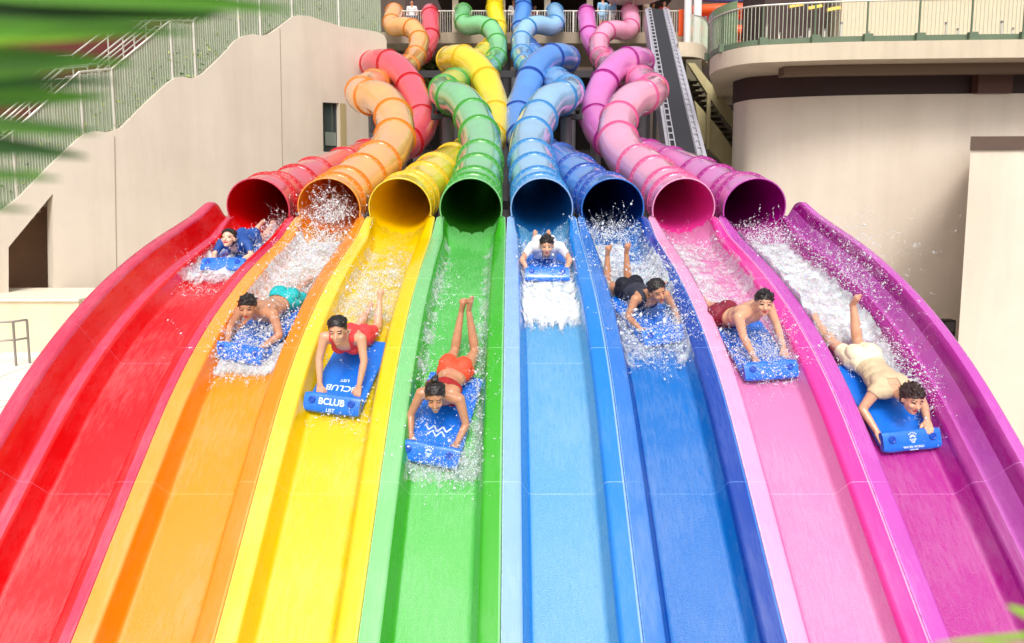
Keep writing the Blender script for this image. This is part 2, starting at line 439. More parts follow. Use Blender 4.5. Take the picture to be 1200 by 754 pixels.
for k, nm in enumerate(NAMES):
    cc = COLS[nm]
    sc = lambda c, f: tuple(min(255, int(v*f)) for v in c)
    dk = lambda c, f: tuple(255*((1.055*(l_*f)**(1/2.4)-.055) if l_*f > .0031308 else l_*f*12.92) for l_ in lin(c))
    M = [mat(nm+' slide floor', dk(cc[0], {'light blue': .62, 'pink': .64, 'orange': .68, 'yellow': .72}.get(nm, .74)), .34, bump=.3, bscale=120, coat=.2, var=.07, vscale=70),  # floor and rim paler than wall: wet sky sheen put into the colour
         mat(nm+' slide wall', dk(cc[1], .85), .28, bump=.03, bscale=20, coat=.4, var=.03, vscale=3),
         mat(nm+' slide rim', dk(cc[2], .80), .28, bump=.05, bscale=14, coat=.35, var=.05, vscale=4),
         mat(nm+' tube', dk(cc[3], .98), .16, coat=1, var=.06, vscale=2.2, bump=.03, bscale=5, dirt=.12),
         mat(nm+' flange', dk(cc[4], .75), .3, coat=.5, var=.08, vscale=12),
         mat(nm+' seam', tuple(int(v*.68+235*.32) for v in cc[2]), .45, var=.3, vscale=20),
         mat(nm+' tube inside', sc(cc[1], {'yellow': 1.0, 'orange': .95, 'red': .9, 'pink': .95, 'purple': 1.05, 'deep blue': .7, 'light blue': .7}.get(nm, .5)), .3, coat=.3)]  # shade and translucent glow inside each tube put into its colour
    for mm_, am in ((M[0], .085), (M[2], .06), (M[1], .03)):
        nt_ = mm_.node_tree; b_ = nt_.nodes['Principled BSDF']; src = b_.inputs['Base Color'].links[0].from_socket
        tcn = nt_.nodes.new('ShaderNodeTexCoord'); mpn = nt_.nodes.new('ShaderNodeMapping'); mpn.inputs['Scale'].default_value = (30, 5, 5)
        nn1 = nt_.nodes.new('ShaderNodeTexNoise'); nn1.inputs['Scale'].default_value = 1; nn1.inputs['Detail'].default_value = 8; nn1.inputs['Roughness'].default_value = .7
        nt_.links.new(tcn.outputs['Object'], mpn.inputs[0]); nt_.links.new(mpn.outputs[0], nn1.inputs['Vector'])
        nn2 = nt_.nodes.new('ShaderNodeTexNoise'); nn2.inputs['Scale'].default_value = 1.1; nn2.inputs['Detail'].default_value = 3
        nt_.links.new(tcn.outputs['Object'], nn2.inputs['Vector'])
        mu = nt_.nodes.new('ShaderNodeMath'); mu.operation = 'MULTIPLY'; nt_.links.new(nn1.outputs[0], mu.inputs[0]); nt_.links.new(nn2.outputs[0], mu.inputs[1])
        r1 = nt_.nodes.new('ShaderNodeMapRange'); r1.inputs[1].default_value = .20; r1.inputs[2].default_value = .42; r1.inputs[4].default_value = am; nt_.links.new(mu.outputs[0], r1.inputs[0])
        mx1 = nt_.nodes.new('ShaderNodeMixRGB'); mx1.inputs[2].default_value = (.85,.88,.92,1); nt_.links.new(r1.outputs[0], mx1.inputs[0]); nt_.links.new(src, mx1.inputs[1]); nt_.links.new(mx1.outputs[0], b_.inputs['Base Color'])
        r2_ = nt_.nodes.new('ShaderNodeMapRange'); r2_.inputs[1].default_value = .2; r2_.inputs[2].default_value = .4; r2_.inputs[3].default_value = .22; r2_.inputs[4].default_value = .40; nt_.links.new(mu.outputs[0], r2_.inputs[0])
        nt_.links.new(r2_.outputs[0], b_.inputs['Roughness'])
    tn = M[3].node_tree; tb = tn.nodes['Principled BSDF']; tl_ = tn.nodes.new('ShaderNodeBsdfTranslucent'); tl_.inputs[0].default_value = (*lin(cc[4]), 1)
    mx_ = tn.nodes.new('ShaderNodeMixShader'); mx_.inputs[0].default_value = .10; tn.links.new(tb.outputs[0], mx_.inputs[1]); tn.links.new(tl_.outputs[0], mx_.inputs[2]); tn.links.new(mx_.outputs[0], tn.nodes['Material Output'].inputs['Surface'])
    root = empty('water_slide', (0, 0, 0)); tag(root, LBL[nm], 'water slide', 'water slides side by side')
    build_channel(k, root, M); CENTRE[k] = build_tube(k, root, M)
    SLIDES.append(root)

# ------------------------------------------------------------------ ground and surroundings
CONC = mat('painted render', (214,203,188), .8, bump=.12, bscale=40, var=.05, vscale=.6, dirt=.3, dscale=.5)
CONC2 = mat('painted render right', (222,209,194), .8, bump=.12, bscale=40, var=.05, vscale=.5, dirt=.3, dscale=.4)
SLAB = mat('deck slab', (206,192,170), .75, bump=.1, bscale=30, var=.05, vscale=1, dirt=.3)
WHITEFLOOR = mat('pale plaza', (244,236,224), .7, bump=.1, bscale=60, var=.04, vscale=1)
GROUND = mat('ground concrete', (176,168,156), .85, bump=.2, bscale=20, var=.08, vscale=.4)
DARK = mat('dark steel', (52,50,54), .5, .3, var=.15, vscale=3)
GREY = mat('grey steel column', (96,94,100), .5, .2, var=.12, vscale=2)
BROWN = mat('dark brown cladding', (58,36,34), .6, var=.15, vscale=.8)
MAROON = mat('maroon wall', (112,52,48), .7, var=.12, vscale=.7, bump=.1)
STEEL = mat('pale steel rail', (214,210,200), .35, .5)
GREENM = mat('green paint', (96,114,90), .5, var=.1, vscale=3)
GLASSG = mat('green tinted glass', (182,196,172), .2, alpha=.48, var=.1, vscale=1.5)
BARG = mat('grey green bar', (190,198,176), .4, .3)
FOL = mat('hedge leaves', (150,170,76), .6, var=.4, vscale=2)
FOL2 = mat('tree leaves', (92,128,40), .6, var=.4, vscale=1)
TRUNK = mat('bark', (84,68,54), .9, bump=.4, bscale=20, var=.2)

mb = MB(); mb.box((0, 60, -3.05), (400, 400, .1)); tag(mb.build('ground', GROUND), kind='structure')
# plaza left of the slides, one step above the ground
mb = MB(); mb.prism([(-60,-4,-3.0),(-6.2,-4,-3.0),(-6.2,16,-3.0),(-6.2,45,-3.0),(-60,45,-3.0)], [], 0, (0,0,3.0))
tag(mb.build('plaza', WHITEFLOOR), kind='structure')
mb = MB()
for q in range(12): mb.box((-33.1, -2+q*1.6, .003), (53.6, .014, .004)); mb.box((-6.6-q*1.6, 7.5, .0032), (.014, 22, .004))
tag(mb.build('paving_joints', mat('paving joint', (168,158,146), .9)), kind='structure')
# pool at the slide ends
WATER = mat('pool water', (90,170,190), .05, bump=.3, bscale=3, var=.1, vscale=1)
mb = MB(); mb.box((0, 0, -2.17), (12.2, 8, 1.62)); tag(mb.build('pool_water', WATER), kind='structure')
# low wall in front of the stair wall
a = AtY(-60, 353, 18.2); 
lw = empty('low_wall', (-14, 18.2, 0)); tag(lw, 'low cream wall with a pale coping behind the white plaza', 'wall')
mb = MB(); mb.box((-4.5, 1.0, a.z/2), (15, 2.0, a.z)); mb.build('wall', mat('cream render', (222,208,178), .8, var=.06, vscale=1, dirt=.4, bump=.1), lw)
mb = MB(); mb.box((-4.5, .97, a.z+.03), (15.1, 2.1, .06)); mb.build('coping', mat('coping', (236,226,204), .7, var=.05), lw, bevel=.012)
# handrail at far left
hr = empty('handrail', (0, 0, 0)); tag(hr, 'grey steel tube handrail standing on the white plaza at far left', 'handrail')
g = lambda x, y: AtY(x, y, 0.1) if False else (CAM+ray(x, y)*((0-CAM.z)/ray(x, y).z))
GP = mat('galvanised tube', (150,146,142), .35, .8)
b1, b2 = g(19, 429), g(35, 426)
for i, (b, hgt) in enumerate(((b1, 1.06), (b2, 1.06))):
    mb = MB(); mb.tube([b, b+Vector((0,0,hgt))], .028, 10); mb.build('post', GP, hr, smooth=True, sharp=50)
for h in (1.06, .62):
    pts = [b1+Vector((-4, -1.0, h)), b1+Vector((-.6,-.15,h)), b1+Vector((0,0,h)), b2+Vector((0,0,h))]
    if h > 1: pts += [b2+Vector((.0,.0,h))]
    mb = MB(); mb.tube(pts, .026, 10); mb.build('rail', GP, hr, smooth=True, sharp=50)
for q in (.33, .66, 1):
    mb = MB(); b = b1+Vector((-4,-1,0))*q; mb.tube([b, b+Vector((0,0,1.06))], .026, 10); mb.build('post', GP, hr, smooth=True, sharp=50)

# stair wall: an oblique plane
WA, WB = Vector((-13.5, 19.3, 0)), Vector((-4.9, 29.8, 0))
WD = (WB-WA).normalized(); WN = Vector((WD.y, -WD.x, 0))     # facing the camera side
def W(x, y, off=0):
    r = ray(x, y); o = WA+WN*off
    t = (o-CAM).dot(WN)/r.dot(WN)
    return CAM+r*t
top = [(-90,318),(-40,283),(0,249),(22,232),(60,193),(92,163),(102,156),(112,154),(126,155),(134,153),(142,150),(170,122),(196,98),(206,91),(214,90),(224,92),(232,90),(240,85),(262,64),(276,48),(286,42),(296,40),(306,42),(316,40),(330,30),(343,20),(349,18),(362,19),(380,25),(400,31),(420,34),(440,37),(450,41),(453,48)]
outer = [W(*p) for p in top] + [W(458, 330)] + [Vector((W(-90,318).x, W(-90,318).y, -.3))]
outer[-2].z = -.3
# hold everything on the plane
opening = [W(10,290), W(62,227), W(65,400), W(11,400)]
for o_ in opening[2:]: o_.z = .3
win = [W(378,120), W(397,121), W(398,179), W(379,178)]
sw = empty('stair_wall', (0,0,0)); tag(sw, 'tall beige rendered stair wall with a stepped top edge left of the slides', 'wall')
mb = MB(); mb.prism(outer, [opening[::-1], win[::-1]], 0, -WN*.45); mb.build('wall', CONC, sw)
for xx, y0, y1 in ((134,160,345),(328,34,200)):
    mb = MB(); mb.bar(W(xx, y0, .002), W(xx+3, y1, .002), .03, .012); mb.build('expansion_joint', mat('joint strip', (150,138,124), .9), sw)  # strip darker than the wall along each joint
# inside faces of the opening
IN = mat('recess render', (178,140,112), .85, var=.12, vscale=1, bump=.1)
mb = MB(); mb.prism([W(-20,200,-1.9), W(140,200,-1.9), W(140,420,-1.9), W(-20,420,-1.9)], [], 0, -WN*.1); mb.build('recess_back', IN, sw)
fr_ = MB()
for a_, b_ in zip(win, win[1:]+win[:1]): fr_.bar(a_-WN*.2, b_-WN*.2, .08, .08)
wf = fr_.build('window_frame', DARK, sw)
mb = MB(); mb.prism([p-WN*.24 for p in win], [], 0, -WN*.02); mb.build('window_pane', mat('dark glass', (62,74,72), .08, spec=.8), sw)
mb = MB(); mb.box(W(388,163,-.17), (.55,.02,.5), Matrix.Rotation(math.atan2(WD.y, WD.x), 3, 'Z')); mb.build('window_blind', mat('blind', (120,130,122), .5), sw)
mb = MB(); mb.prism([W(397.5,121,-.03),W(404,122,-.03),W(405,178,-.03),W(398.5,178,-.03)], [], 0, WN*.06); mb.build('window_jamb', mat('tan jamb', (176,160,118), .6), sw)

# railing along the stair wall
sr = empty('stair_railing', (0,0,0)); tag(sr, 'green tinted vertical bar railing climbing along the top of the stair wall', 'railing')
def wall_top(x):
    for (x0,y0),(x1,y1) in zip(top, top[1:]):
        if x0 <= x <= x1: return y0+(y1-y0)*(x-x0)/(x1-x0)
    return top[-1][1]
gx = [-80,22,100,137,205,232,283,308,345,400,450]
RH = 1.75
base_pts = []
for x in gx:
    p = W(x, wall_top(x)); base_pts.append(Vector((p.x, p.y, p.z)))
def along(pts, step):
    return resample(pts, step)
basel = along([p-WN*.12 for p in base_pts], .115)
for i, (a_, b_) in enumerate(zip(base_pts, base_pts[1:])):
    a2, b2_ = a_-WN*.14, b_-WN*.14
    L = (b2_-a2).length; hh = RH if i < 8 else 1.5
    mb = MB(); n = max(2, int(L/.1))
    for q in range(n):
        p = a2.lerp(b2_, q/n); mb.bar(p+Vector((0,0,-.05)), p+Vector((0,0,hh-.02)), .014, .014)
    mb.build('baluster_panel', BARG, sr)
    mb = MB(); mb.prism([a2-WN*.02, b2_-WN*.02, b2_+Vector((0,0,hh-.05))-WN*.02, a2+Vector((0,0,hh-.05))-WN*.02], [], 0, -WN*.012)
    mb.build('glass_panel', GLASSG, sr)
    mb = MB(); mb.tube([a2+Vector((0,0,hh)), b2_+Vector((0,0,hh))], .035, 8); mb.build('top_rail', STEEL, sr, smooth=True, sharp=50)
    mb = MB(); mb.bar(a2+Vector((0,0,-.1))+WN*.0, a2+Vector((0,0,hh)), .06, .06); mb.build('post', STEEL, sr)
# staircase behind the railing with planter, handrails and the maroon wall
st = empty('staircase', (0,0,0)); tag(st, 'outdoor staircase with pale handrails in front of the maroon wall', 'staircase')
mb = MB()
for i, (a_, b_) in enumerate(zip(base_pts, base_pts[1:])):
    a2, b2_ = a_-WN*.5, b_-WN*.5
    n = max(1, int(abs(b2_.z-a2.z)/.16))
    for q in range(n):
        p = a2.lerp(b2_, (q+.5)/n); L = (b2_-a2).length/n
        mb.box(p-WN*1.6+Vector((0,0,-.5)), (L*.9, 3.2, 1.0), Matrix.Rotation(math.atan2(WD.y, WD.x), 3, 'Z'))
mb.build('steps', mat('stair stone', (168,150,128), .8, var=.1, vscale=2), st)
for off in (1.1, 1.9, 3.0):
    mb = MB()
    pts = [p-WN*off+Vector((0,0,2.45 if off > 2 else 2.0)) for p in base_pts]
    mb.tube(pts, .03, 8)
    mb.tube([p-Vector((0,0,.3)) for p in pts], .022, 8)
    for p in resample(pts, 1.5): mb.tube([p, p-Vector((0,0,1.9))], .026, 6)
    mb.build('handrail', STEEL, st, smooth=True, sharp=50)
# hedge between the railing and the steps
def leaf_cloud(name, pts, size, mats, parent=None, n_each=1, spread=0):
    nl = len(pts); v = np.zeros((nl*4, 3)); 
    d = rng.normal(size=(nl, 3)); d /= np.linalg.norm(d, axis=1)[:, None]
    e = np.cross(d, rng.normal(size=(nl, 3))); e /= np.linalg.norm(e, axis=1)[:, None]
    s_ = size*rng.uniform(.6, 1.35, (nl, 1)); c = np.array(pts)
    v[0::4] = c-d*s_; v[1::4] = c+e*s_*.42; v[2::4] = c+d*s_; v[3::4] = c-e*s_*.42
    me = bpy.data.meshes.new(name)
    me.from_pydata(v.tolist(), [], [(4*i, 4*i+1, 4*i+2, 4*i+3) for i in range(nl)])
    for m in mats: me.materials.append(m)
    me.polygons.foreach_set('material_index', rng.integers(0, len(mats), nl).tolist())
    o = bpy.data.objects.new(name, me); return link(o, parent)
FOLL = mat('light leaves', (190,200,110), .6, var=.3, vscale=3); FOLD = mat('dark leaves', (58,92,34), .6, var=.3, vscale=3)
def ray_in(poly_pts): pass
hp = []
for p in resample([q-WN*.42 for q in base_pts], .05):
    for _ in range(34):
        hp.append((p.x+random.gauss(0,.12), p.y+random.gauss(0,.12), p.z-.05+random.random()**1.3*.85))
tag(leaf_cloud('hedge', hp, .06, [FOL, FOLL, FOLD]), 'clipped yellow-green hedge seen through the bars of the stair railing', 'hedge')
# maroon wall behind
mw = MB(); A_, B_ = WA-WN*5.2-WD*12, WB-WN*5.2+WD*0.5
mw.prism([A_+Vector((0,0,-.3)), B_+Vector((0,0,-.3)), B_+Vector((0,0,13.0)), A_+Vector((0,0,13.0))], [], 0, -WN*.3)
tag(mw.build('maroon_wall', MAROON), 'dark maroon wall behind the staircase at upper left', 'wall')
# trees behind, upper left of the tubes
def tree(loc, h, cr, label, seed, cnt=5200, ls=.16, zmin=None):
    random.seed(seed)
    root = empty('tree', loc); tag(root, label, 'tree', 'trees behind the start platform')
    mb = MB(); mb.tube([(0,0,0),(.1,.05,h*.4),(.0,.1,h*.75)], [.22,.16,.08], 8)
    for q in range(7):
        a_ = q*2.4; z = h*(.4+.07*q); mb.tube([(.05,.05,z),(math.cos(a_)*cr*.35,math.sin(a_)*cr*.35,z+.7),(math.cos(a_)*cr*.75,math.sin(a_)*cr*.75,z+1.5)], [.08,.05,.02], 6)
    mb.build('trunk', TRUNK, root, smooth=True)
    pts = []; cl = [(random.uniform(-1,1)*cr*.75, random.uniform(-1,1)*cr*.75, h*.75+random.uniform(-.42,.42)*cr*1.6, random.uniform(.28,.5)*cr) for _ in range(16)]
    for _ in range(cnt):
        c = random.choice(cl); v = Vector((random.gauss(0,1),random.gauss(0,1),random.gauss(0,1))).normalized()*c[3]*random.uniform(.55,1.08)
        pts.append((c[0]+v.x, c[1]+v.y, c[2]+v.z))
    leaf_cloud('crown', pts, ls, [FOL2, FOL, FOLD, FOLL], root); return root
for i, (x, Y, h, cr) in enumerate(((405,44,15.2,2.2),(440,46,15.6,2.0),(470,45,15.8,1.9),(515,47,15.5,1.8),(355,44,15.5,2.6))):
    q = AtY(x, 20, Y)
    tree((q.x, q.y, -3.0), h+3.0, cr, ['yellow-green tree behind the top left railing, between the wall and the orange tube','leafy tree directly above the orange tube top','leafy tree between the orange and red tube tops','leafy tree just right of the red tube top','leafy tree at the top of the staircase'][i], 30+i)

# ------------------------------------------------------------------ start platform
SLAB2 = mat('platform slab', (168,154,134), .8, var=.15, vscale=1, dirt=.5)
pl = empty('start_platform', (0,0,0)); tag(pl, 'raised start platform on grey steel columns at the top of the tubes', 'platform')
zp = AtY(650, 38, 41.0).z
mb = MB(); mb.box((1.5, 45.0, zp-.3), (17.5, 8, .6)); mb.build('deck', SLAB2, pl, bevel=.02)
mb = MB(); mb.box((1.5, 49.1, zp+2.4), (17, .3, 5.5)); mb.build('back_wall', BROWN, pl)
mb = MB(); mb.box((2.6, 45.2, zp+2.95), (14.2, 8.2, .3)); mb.build('roof', mat('roof soffit', (60,46,44), .7), pl)
for x in (-3.2, -.55, 2.0, 4.4, 7.6):
    mb = MB(); mb.box((x, 42.4, zp+1.4), (.34,.3,2.6)); mb.build('roof_post', mat('tan post', (206,190,166), .7), pl)
for x0, x1, z0, z1, colr in ((-4.6,-3.6,0,2.1,(70,60,58)),(-2.2,-1.0,.1,2.3,(120,96,84)),(.2,1.2,0,2.2,(54,44,44)),(2.6,4.1,.2,2.0,(88,70,66))):
    mb = MB(); mb.box(((x0+x1)/2, 48.86, zp+(z0+z1)/2), (x1-x0, .12, z1-z0)); mb.build('door', mat('door tone', colr, .6), pl, bevel=.01)
for i, x in enumerate(np.arange(-5.6, 7.6, 1.75)):
    mb = MB(); mb.tube([(x, 42.6+.3*(i%2), -3.0), (x, 42.6+.3*(i%2), zp-.7)], .26, 16); mb.build('column', GREY, pl, smooth=True, sharp=50)
for z in (3.2, 6.2, 9.4):
    mb = MB(); mb.bar((-5.6, 43.2, z), (7.4, 43.2, z), .3, .36); mb.build('cross_beam', DARK, pl)
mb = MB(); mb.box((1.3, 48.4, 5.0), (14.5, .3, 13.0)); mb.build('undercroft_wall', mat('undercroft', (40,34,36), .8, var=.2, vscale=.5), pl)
# small cream slabs between tubes
pr = empty('platform_railing', (0,0,0)); tag(pr, 'pale vertical bar railing along the edge of the start platform', 'railing')
xs = np.arange(-6.4, 9.6, .13)
for seg in range(8):
    mb = MB(); x0 = -6.6+seg*2; 
    for x in np.arange(x0, x0+2-.01, .13): mb.bar((x, 41.2, zp), (x, 41.2, zp+1.15), .022)
    mb.build('baluster_panel', mat('bar cream', (214,206,190), .5) if seg == 0 else bpy.data.materials['bar cream'], pr)
    mb = MB(); mb.tube([(x0, 41.2, zp+1.18), (x0+2, 41.2, zp+1.18)], .03, 8); mb.build('top_rail', STEEL, pr, smooth=True, sharp=50)
    mb = MB(); mb.bar((x0, 41.2, zp), (x0, 41.2, zp+1.2), .06); mb.build('post', STEEL, pr)

# steel supports below the tubes
SUPP = ((0,42,'dark steel column under the second bend of the red tube'),)
for k, idxs in ((0,(22,60,110)),(1,(30,70,120)),(2,(40,75,115)),(3,(55,90)),(4,(55,90)),(5,(40,75,115)),(6,(30,70,120)),(7,(22,60,110))):
    c = CENTRE[k]
    root = empty('tube_support', (0,0,0))
    tag(root, 'dark steel columns with saddle brackets carrying the %s tube' % NAMES[k], 'support', 'steel supports under the tubes')
    for i in idxs:
        p = c[min(i, len(c)-3)]
        if p.y < 14.3: continue
        zz = p.z-TR-.18
        mb = MB(); mb.tube([(p.x, p.y, -3.0), (p.x, p.y, zz)], .17, 16); cm = mb.build('column', GREY, root, smooth=True, sharp=50)
        mb = MB(); mb.box((p.x, p.y, zz+.02), (.95, .24, .16)); mb.bar((p.x-.42,p.y,zz+.1),(p.x-.42,p.y,zz+.42),.08); mb.bar((p.x+.42,p.y,zz+.1),(p.x+.42,p.y,zz+.42),.08)
        mb.build('saddle', DARK, root, bevel=.01)
# platform below the pipes: dark deck structure right behind the mouths
us = empty('lower_frame', (0,0,0)); tag(us, 'dark steel frame of beams behind the slide mouths', 'steel frame')
for Y, z in ((24.5, 3.6), (29.5, 7.4), (33, 9.2)):
    mb = MB(); mb.bar((-5.0, Y, z), (5.4, Y, z), .22, .3); mb.build('beam', DARK, us)
    for x in (-4.6,-2.2,.1,2.4,5.0):
        mb = MB(); mb.tube([(x, Y, -3.0), (x, Y, z-.15)], .15, 12); mb.build('column', GREY if x > -4 else DARK, us, smooth=True, sharp=50)

# ------------------------------------------------------------------ mat conveyor
cv = empty('mat_conveyor', (0,0,0)); tag(cv, 'steep black belt conveyor with white chain guards right of the tubes', 'conveyor')
ca, cb = P(770, 11, 38), P(818, 246, 20.0)
d = (cb-ca).normalized(); sx = Vector((1,0,0)); nn_ = sx.cross(d).normalized()
if nn_.z < 0: nn_ = -nn_
def sl_box(name, x0, x1, h0, h1, m, a=ca, b=cb):
    mb = MB(); vs = []
    for p in (a, b):
        for x, h in ((x0,h0),(x1,h0),(x1,h1),(x0,h1)): vs.append(p+sx*x+nn_*h)
    mb.add(vs, [(3,2,1,0),(4,5,6,7),(0,1,5,4),(1,2,6,5),(2,3,7,6),(3,0,4,7)])
    return mb.build(name, m, cv)
BELT = mat('rubber belt', (42,42,48), .7, var=.15, vscale=2, bump=.2)
WST = mat('white steel', (172,170,180), .45, var=.06, vscale=4)
sl_box('belt', -.29, .29, -.06, .02, BELT)
sl_box('side_frame', -.62, -.5, -.75, .02, WST); sl_box('side_frame', .5, .62, -.25, .02, WST)
sl_box('inner_track', -.5, -.29, -.08, 0, BELT); sl_box('inner_track', .29, .5, -.08, 0, WST)
L = (cb-ca).length
for sgn in (-1, 1):
    mb = MB()
    x0, x1 = (.33*sgn, .5*sgn)
    for x in (x0, x1): mb.bar(ca+sx*x+nn_*.06, cb+sx*x+nn_*.06, .035)
    n = int(L/.55)
    for q in range(n):
        p = ca+d*(q*.55); mb.bar(p+sx*x0+nn_*.06, p+sx*x1+nn_*.06, .035, .05)
    mb.build('chain_guard', WST, cv)
mb = MB()
for q in (.15,.4,.65,.9):
    p = ca+d*(L*q)
    for x_, h_ in ((-.5,.5),(.5,.3)):
        mb = MB(); mb.bar((p.x+x_, p.y, -3.0), (p.x+x_, p.y, p.z-h_), .14); mb.build('leg', GREY, cv)


# ------------------------------------------------------------------ beige service stair right of the conveyor
es = empty('service_stair', (0,0,0)); tag(es, 'beige steel service stair with deep stringers behind the conveyor', 'staircase')
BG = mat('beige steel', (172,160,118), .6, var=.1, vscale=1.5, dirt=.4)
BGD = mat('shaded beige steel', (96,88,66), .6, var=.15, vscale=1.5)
def quad(pts, Y0, th, name, m, par):
    mb = MB(); mb.prism([AtY(x, y, Y0) for x, y in pts], [], 0, (0, th, 0)); return mb.build(name, m, par)
quad([(806,74),(814,74),(868,142),(868,163),(842,130)], 31, .25, 'stringer', BG, es)
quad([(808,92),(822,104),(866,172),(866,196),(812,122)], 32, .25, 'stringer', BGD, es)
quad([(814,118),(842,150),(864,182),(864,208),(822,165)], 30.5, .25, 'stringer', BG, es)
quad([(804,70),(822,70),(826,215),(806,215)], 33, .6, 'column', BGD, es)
quad([(829,110),(833,110),(832,175),(828,175)], 30.2, .12, 'bracket', BG, es)
mb = MB()
for q in range(16):
    p = AtY(812+q*3.4, 96+q*6.0, 31.6); mb.box(p, (.5, 1.0, .06))
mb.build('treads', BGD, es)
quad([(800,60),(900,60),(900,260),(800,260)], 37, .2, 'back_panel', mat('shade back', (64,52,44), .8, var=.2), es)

# ------------------------------------------------------------------ middle curved slab (790-832)
ms = empty('curved_walkway', (0,0,0)); tag(ms, 'small curved cream walkway slab between the conveyor and the round deck', 'walkway')
def arc_slab(pts_top, z0, z1, name, m, par, depth=6):
    """pts_top: outline edge points in plan (x,y), front edge; closed to the back"""
    f = [Vector((p[0], p[1], z0)) for p in pts_top]
    f += [Vector((pts_top[-1][0], pts_top[-1][1]+depth, z0)), Vector((pts_top[0][0], pts_top[0][1]+depth, z0))]
    mb = MB(); mb.prism(f, [], 0, (0,0,z1-z0)); return mb.build(name, m, par, smooth=True, sharp=30)
e0 = AtY(786, 52, 33); e1 = AtY(832, 60, 35)
edge = [(e0.x+.35+ (e1.x-e0.x-.35)*t, 33+2.4*t**3) for t in np.linspace(0, 1, 12)]
zt = AtY(800, 50, 33.1).z
arc_slab(edge, zt-.62, zt, 'deck', SLAB, ms)
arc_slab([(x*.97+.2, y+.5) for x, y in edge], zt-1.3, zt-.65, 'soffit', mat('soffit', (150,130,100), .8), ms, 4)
mb = MB(); mb2 = MB()
for q, (x, y) in enumerate(edge[4:]):
    mb.bar((x, y+.1, zt), (x, y+.1, zt+1.2), .03)
for (x, y), (x2, y2) in zip(edge[3:], edge[4:]):
    for t in (0,.33,.66): mb.bar((x+(x2-x)*t, y+(y2-y)*t+.1, zt), (x+(x2-x)*t, y+(y2-y)*t+.1, zt+1.2), .022)
    mb2.bar((x, y+.1, zt+1.2), (x2, y2+.1, zt+1.2), .05)
mb.build('baluster_panel', BARG, ms); mb2.build('top_rail', STEEL, ms)

# ------------------------------------------------------------------ round deck building at right
rb = empty('round_building', (0,0,0)); tag(rb, 'large curved beige building wall with a projecting round deck at right', 'building')
# plan curve of the wall
def curve_at(xs, ys, Ys):
    return [AtY(x, y, Y) for x, y, Y in zip(xs, ys, Ys)]
wx = [864, 880, 920, 980, 1050, 1140, 1230, 1400, 1700]; wY = [26.2, 25.4, 24.8, 24.3, 24.0, 23.8, 23.7, 23.7, 23.9]
wtopz = AtY(1050, 111, 24.0).z
wp = [AtY(x, 111, Y) for x, Y in zip(wx, wY)]
wpc = catmull([Vector((p.x, p.y, 0)) for p in wp], 8)
def ribbon(pts, z0, z1, th, name, m, par, smooth=True):
    mb = MB(); n = len(pts); vs = []
    for p in pts: vs += [(p.x, p.y, z0), (p.x, p.y, z1), (p.x, p.y+th, z1), (p.x, p.y+th, z0)]
    fs = []
    for i in range(n-1):
        for j in range(4): fs.append((i*4+j, i*4+(j+1) % 4, (i+1)*4+(j+1) % 4, (i+1)*4+j))
    fs += [(0,1,2,3), tuple((n-1)*4+j for j in (3,2,1,0))]
    mb.add(vs, fs); return mb.build(name, m, par, smooth=True, sharp=35)
ribbon(wpc, -3.0, wtopz, .4, 'wall', CONC2, rb)
mb = MB(); x0, y0 = wpc[0].x, wpc[0].y+.41; mb.prism([(x0+.02,y0,-3.0),(x0+.42,y0,-3.0),(x0*1.5+.6,y0*1.48,-3.0),(x0*1.5+.1,y0*1.48,-3.0)], [], 0, (0,0,wtopz+2.99)); mb.build('side_wall', CONC2, rb)
# dark recess band
ribbon([p+Vector((0,.25,0)) for p in wpc], wtopz+.002, wtopz+1.3, .3, 'recess_band', BROWN, rb)
mb = MB(); pp = AtY(1165, 98, 23.7); mb.box((pp.x, pp.y+.1, wtopz+.55), (1.1, .35, 1.1)); mb.build('pier', mat('brown pier', (92,60,52), .7), rb)
# slab
sx_ = [832, 840, 856, 880, 920, 980, 1067, 1200, 1400, 1700]; sY = [25.2, 24.2, 23.4, 22.8, 22.5, 22.2, 22.0, 21.8, 21.8, 22.0]
zs_top = AtY(1067, 48, 22.0).z; zs_bot = AtY(1067, 69, 22.0).z
sp = catmull([Vector((AtY(x, 60, Y).x, Y, 0)) for x, Y in zip(sx_, sY)], 8)
f = [Vector((p.x, p.y, zs_bot)) for p in sp]+[Vector((sp[-1].x, 34, zs_bot)), Vector((sp[0].x*1.42, 34, zs_bot))]
mb = MB(); mb.prism(f, [], 0, (0,0,zs_top-zs_bot)); mb.build('deck_slab', SLAB, rb, smooth=True, sharp=30)
ribbon([p+Vector((.15,.9,0)) for p in sp if p.x > wpc[0].x+.3], zs_bot-.28, zs_bot-.003, .5, 'drip_beam', mat('brown beam', (112,92,74), .7), rb)
# upstairs building and openings
mb = MB(); mb.box((AtY(1300, 20, 31).x, 33, zs_top+3), (AtY(1620,20,31).x-AtY(992,20,31).x, 4, 6)); mb.build('upper_wall', mat('cream upper wall', (212,196,170), .8, var=.05), rb)
mb = MB(); mb.box((AtY(935, 20, 31.2).x, 33, zs_top+3), (2.6, 3, 6)); mb.build('upper_opening', BROWN, rb)
for i in range(3):
    mb = MB(); q = AtY(925+i*22, 8+i*2, 31); mb.bar(q, q+Vector((.55,0,.1)), .12); mb.build('wall_light', mat('warm lamp lens %d' % i, (250,210,90), .4), rb)
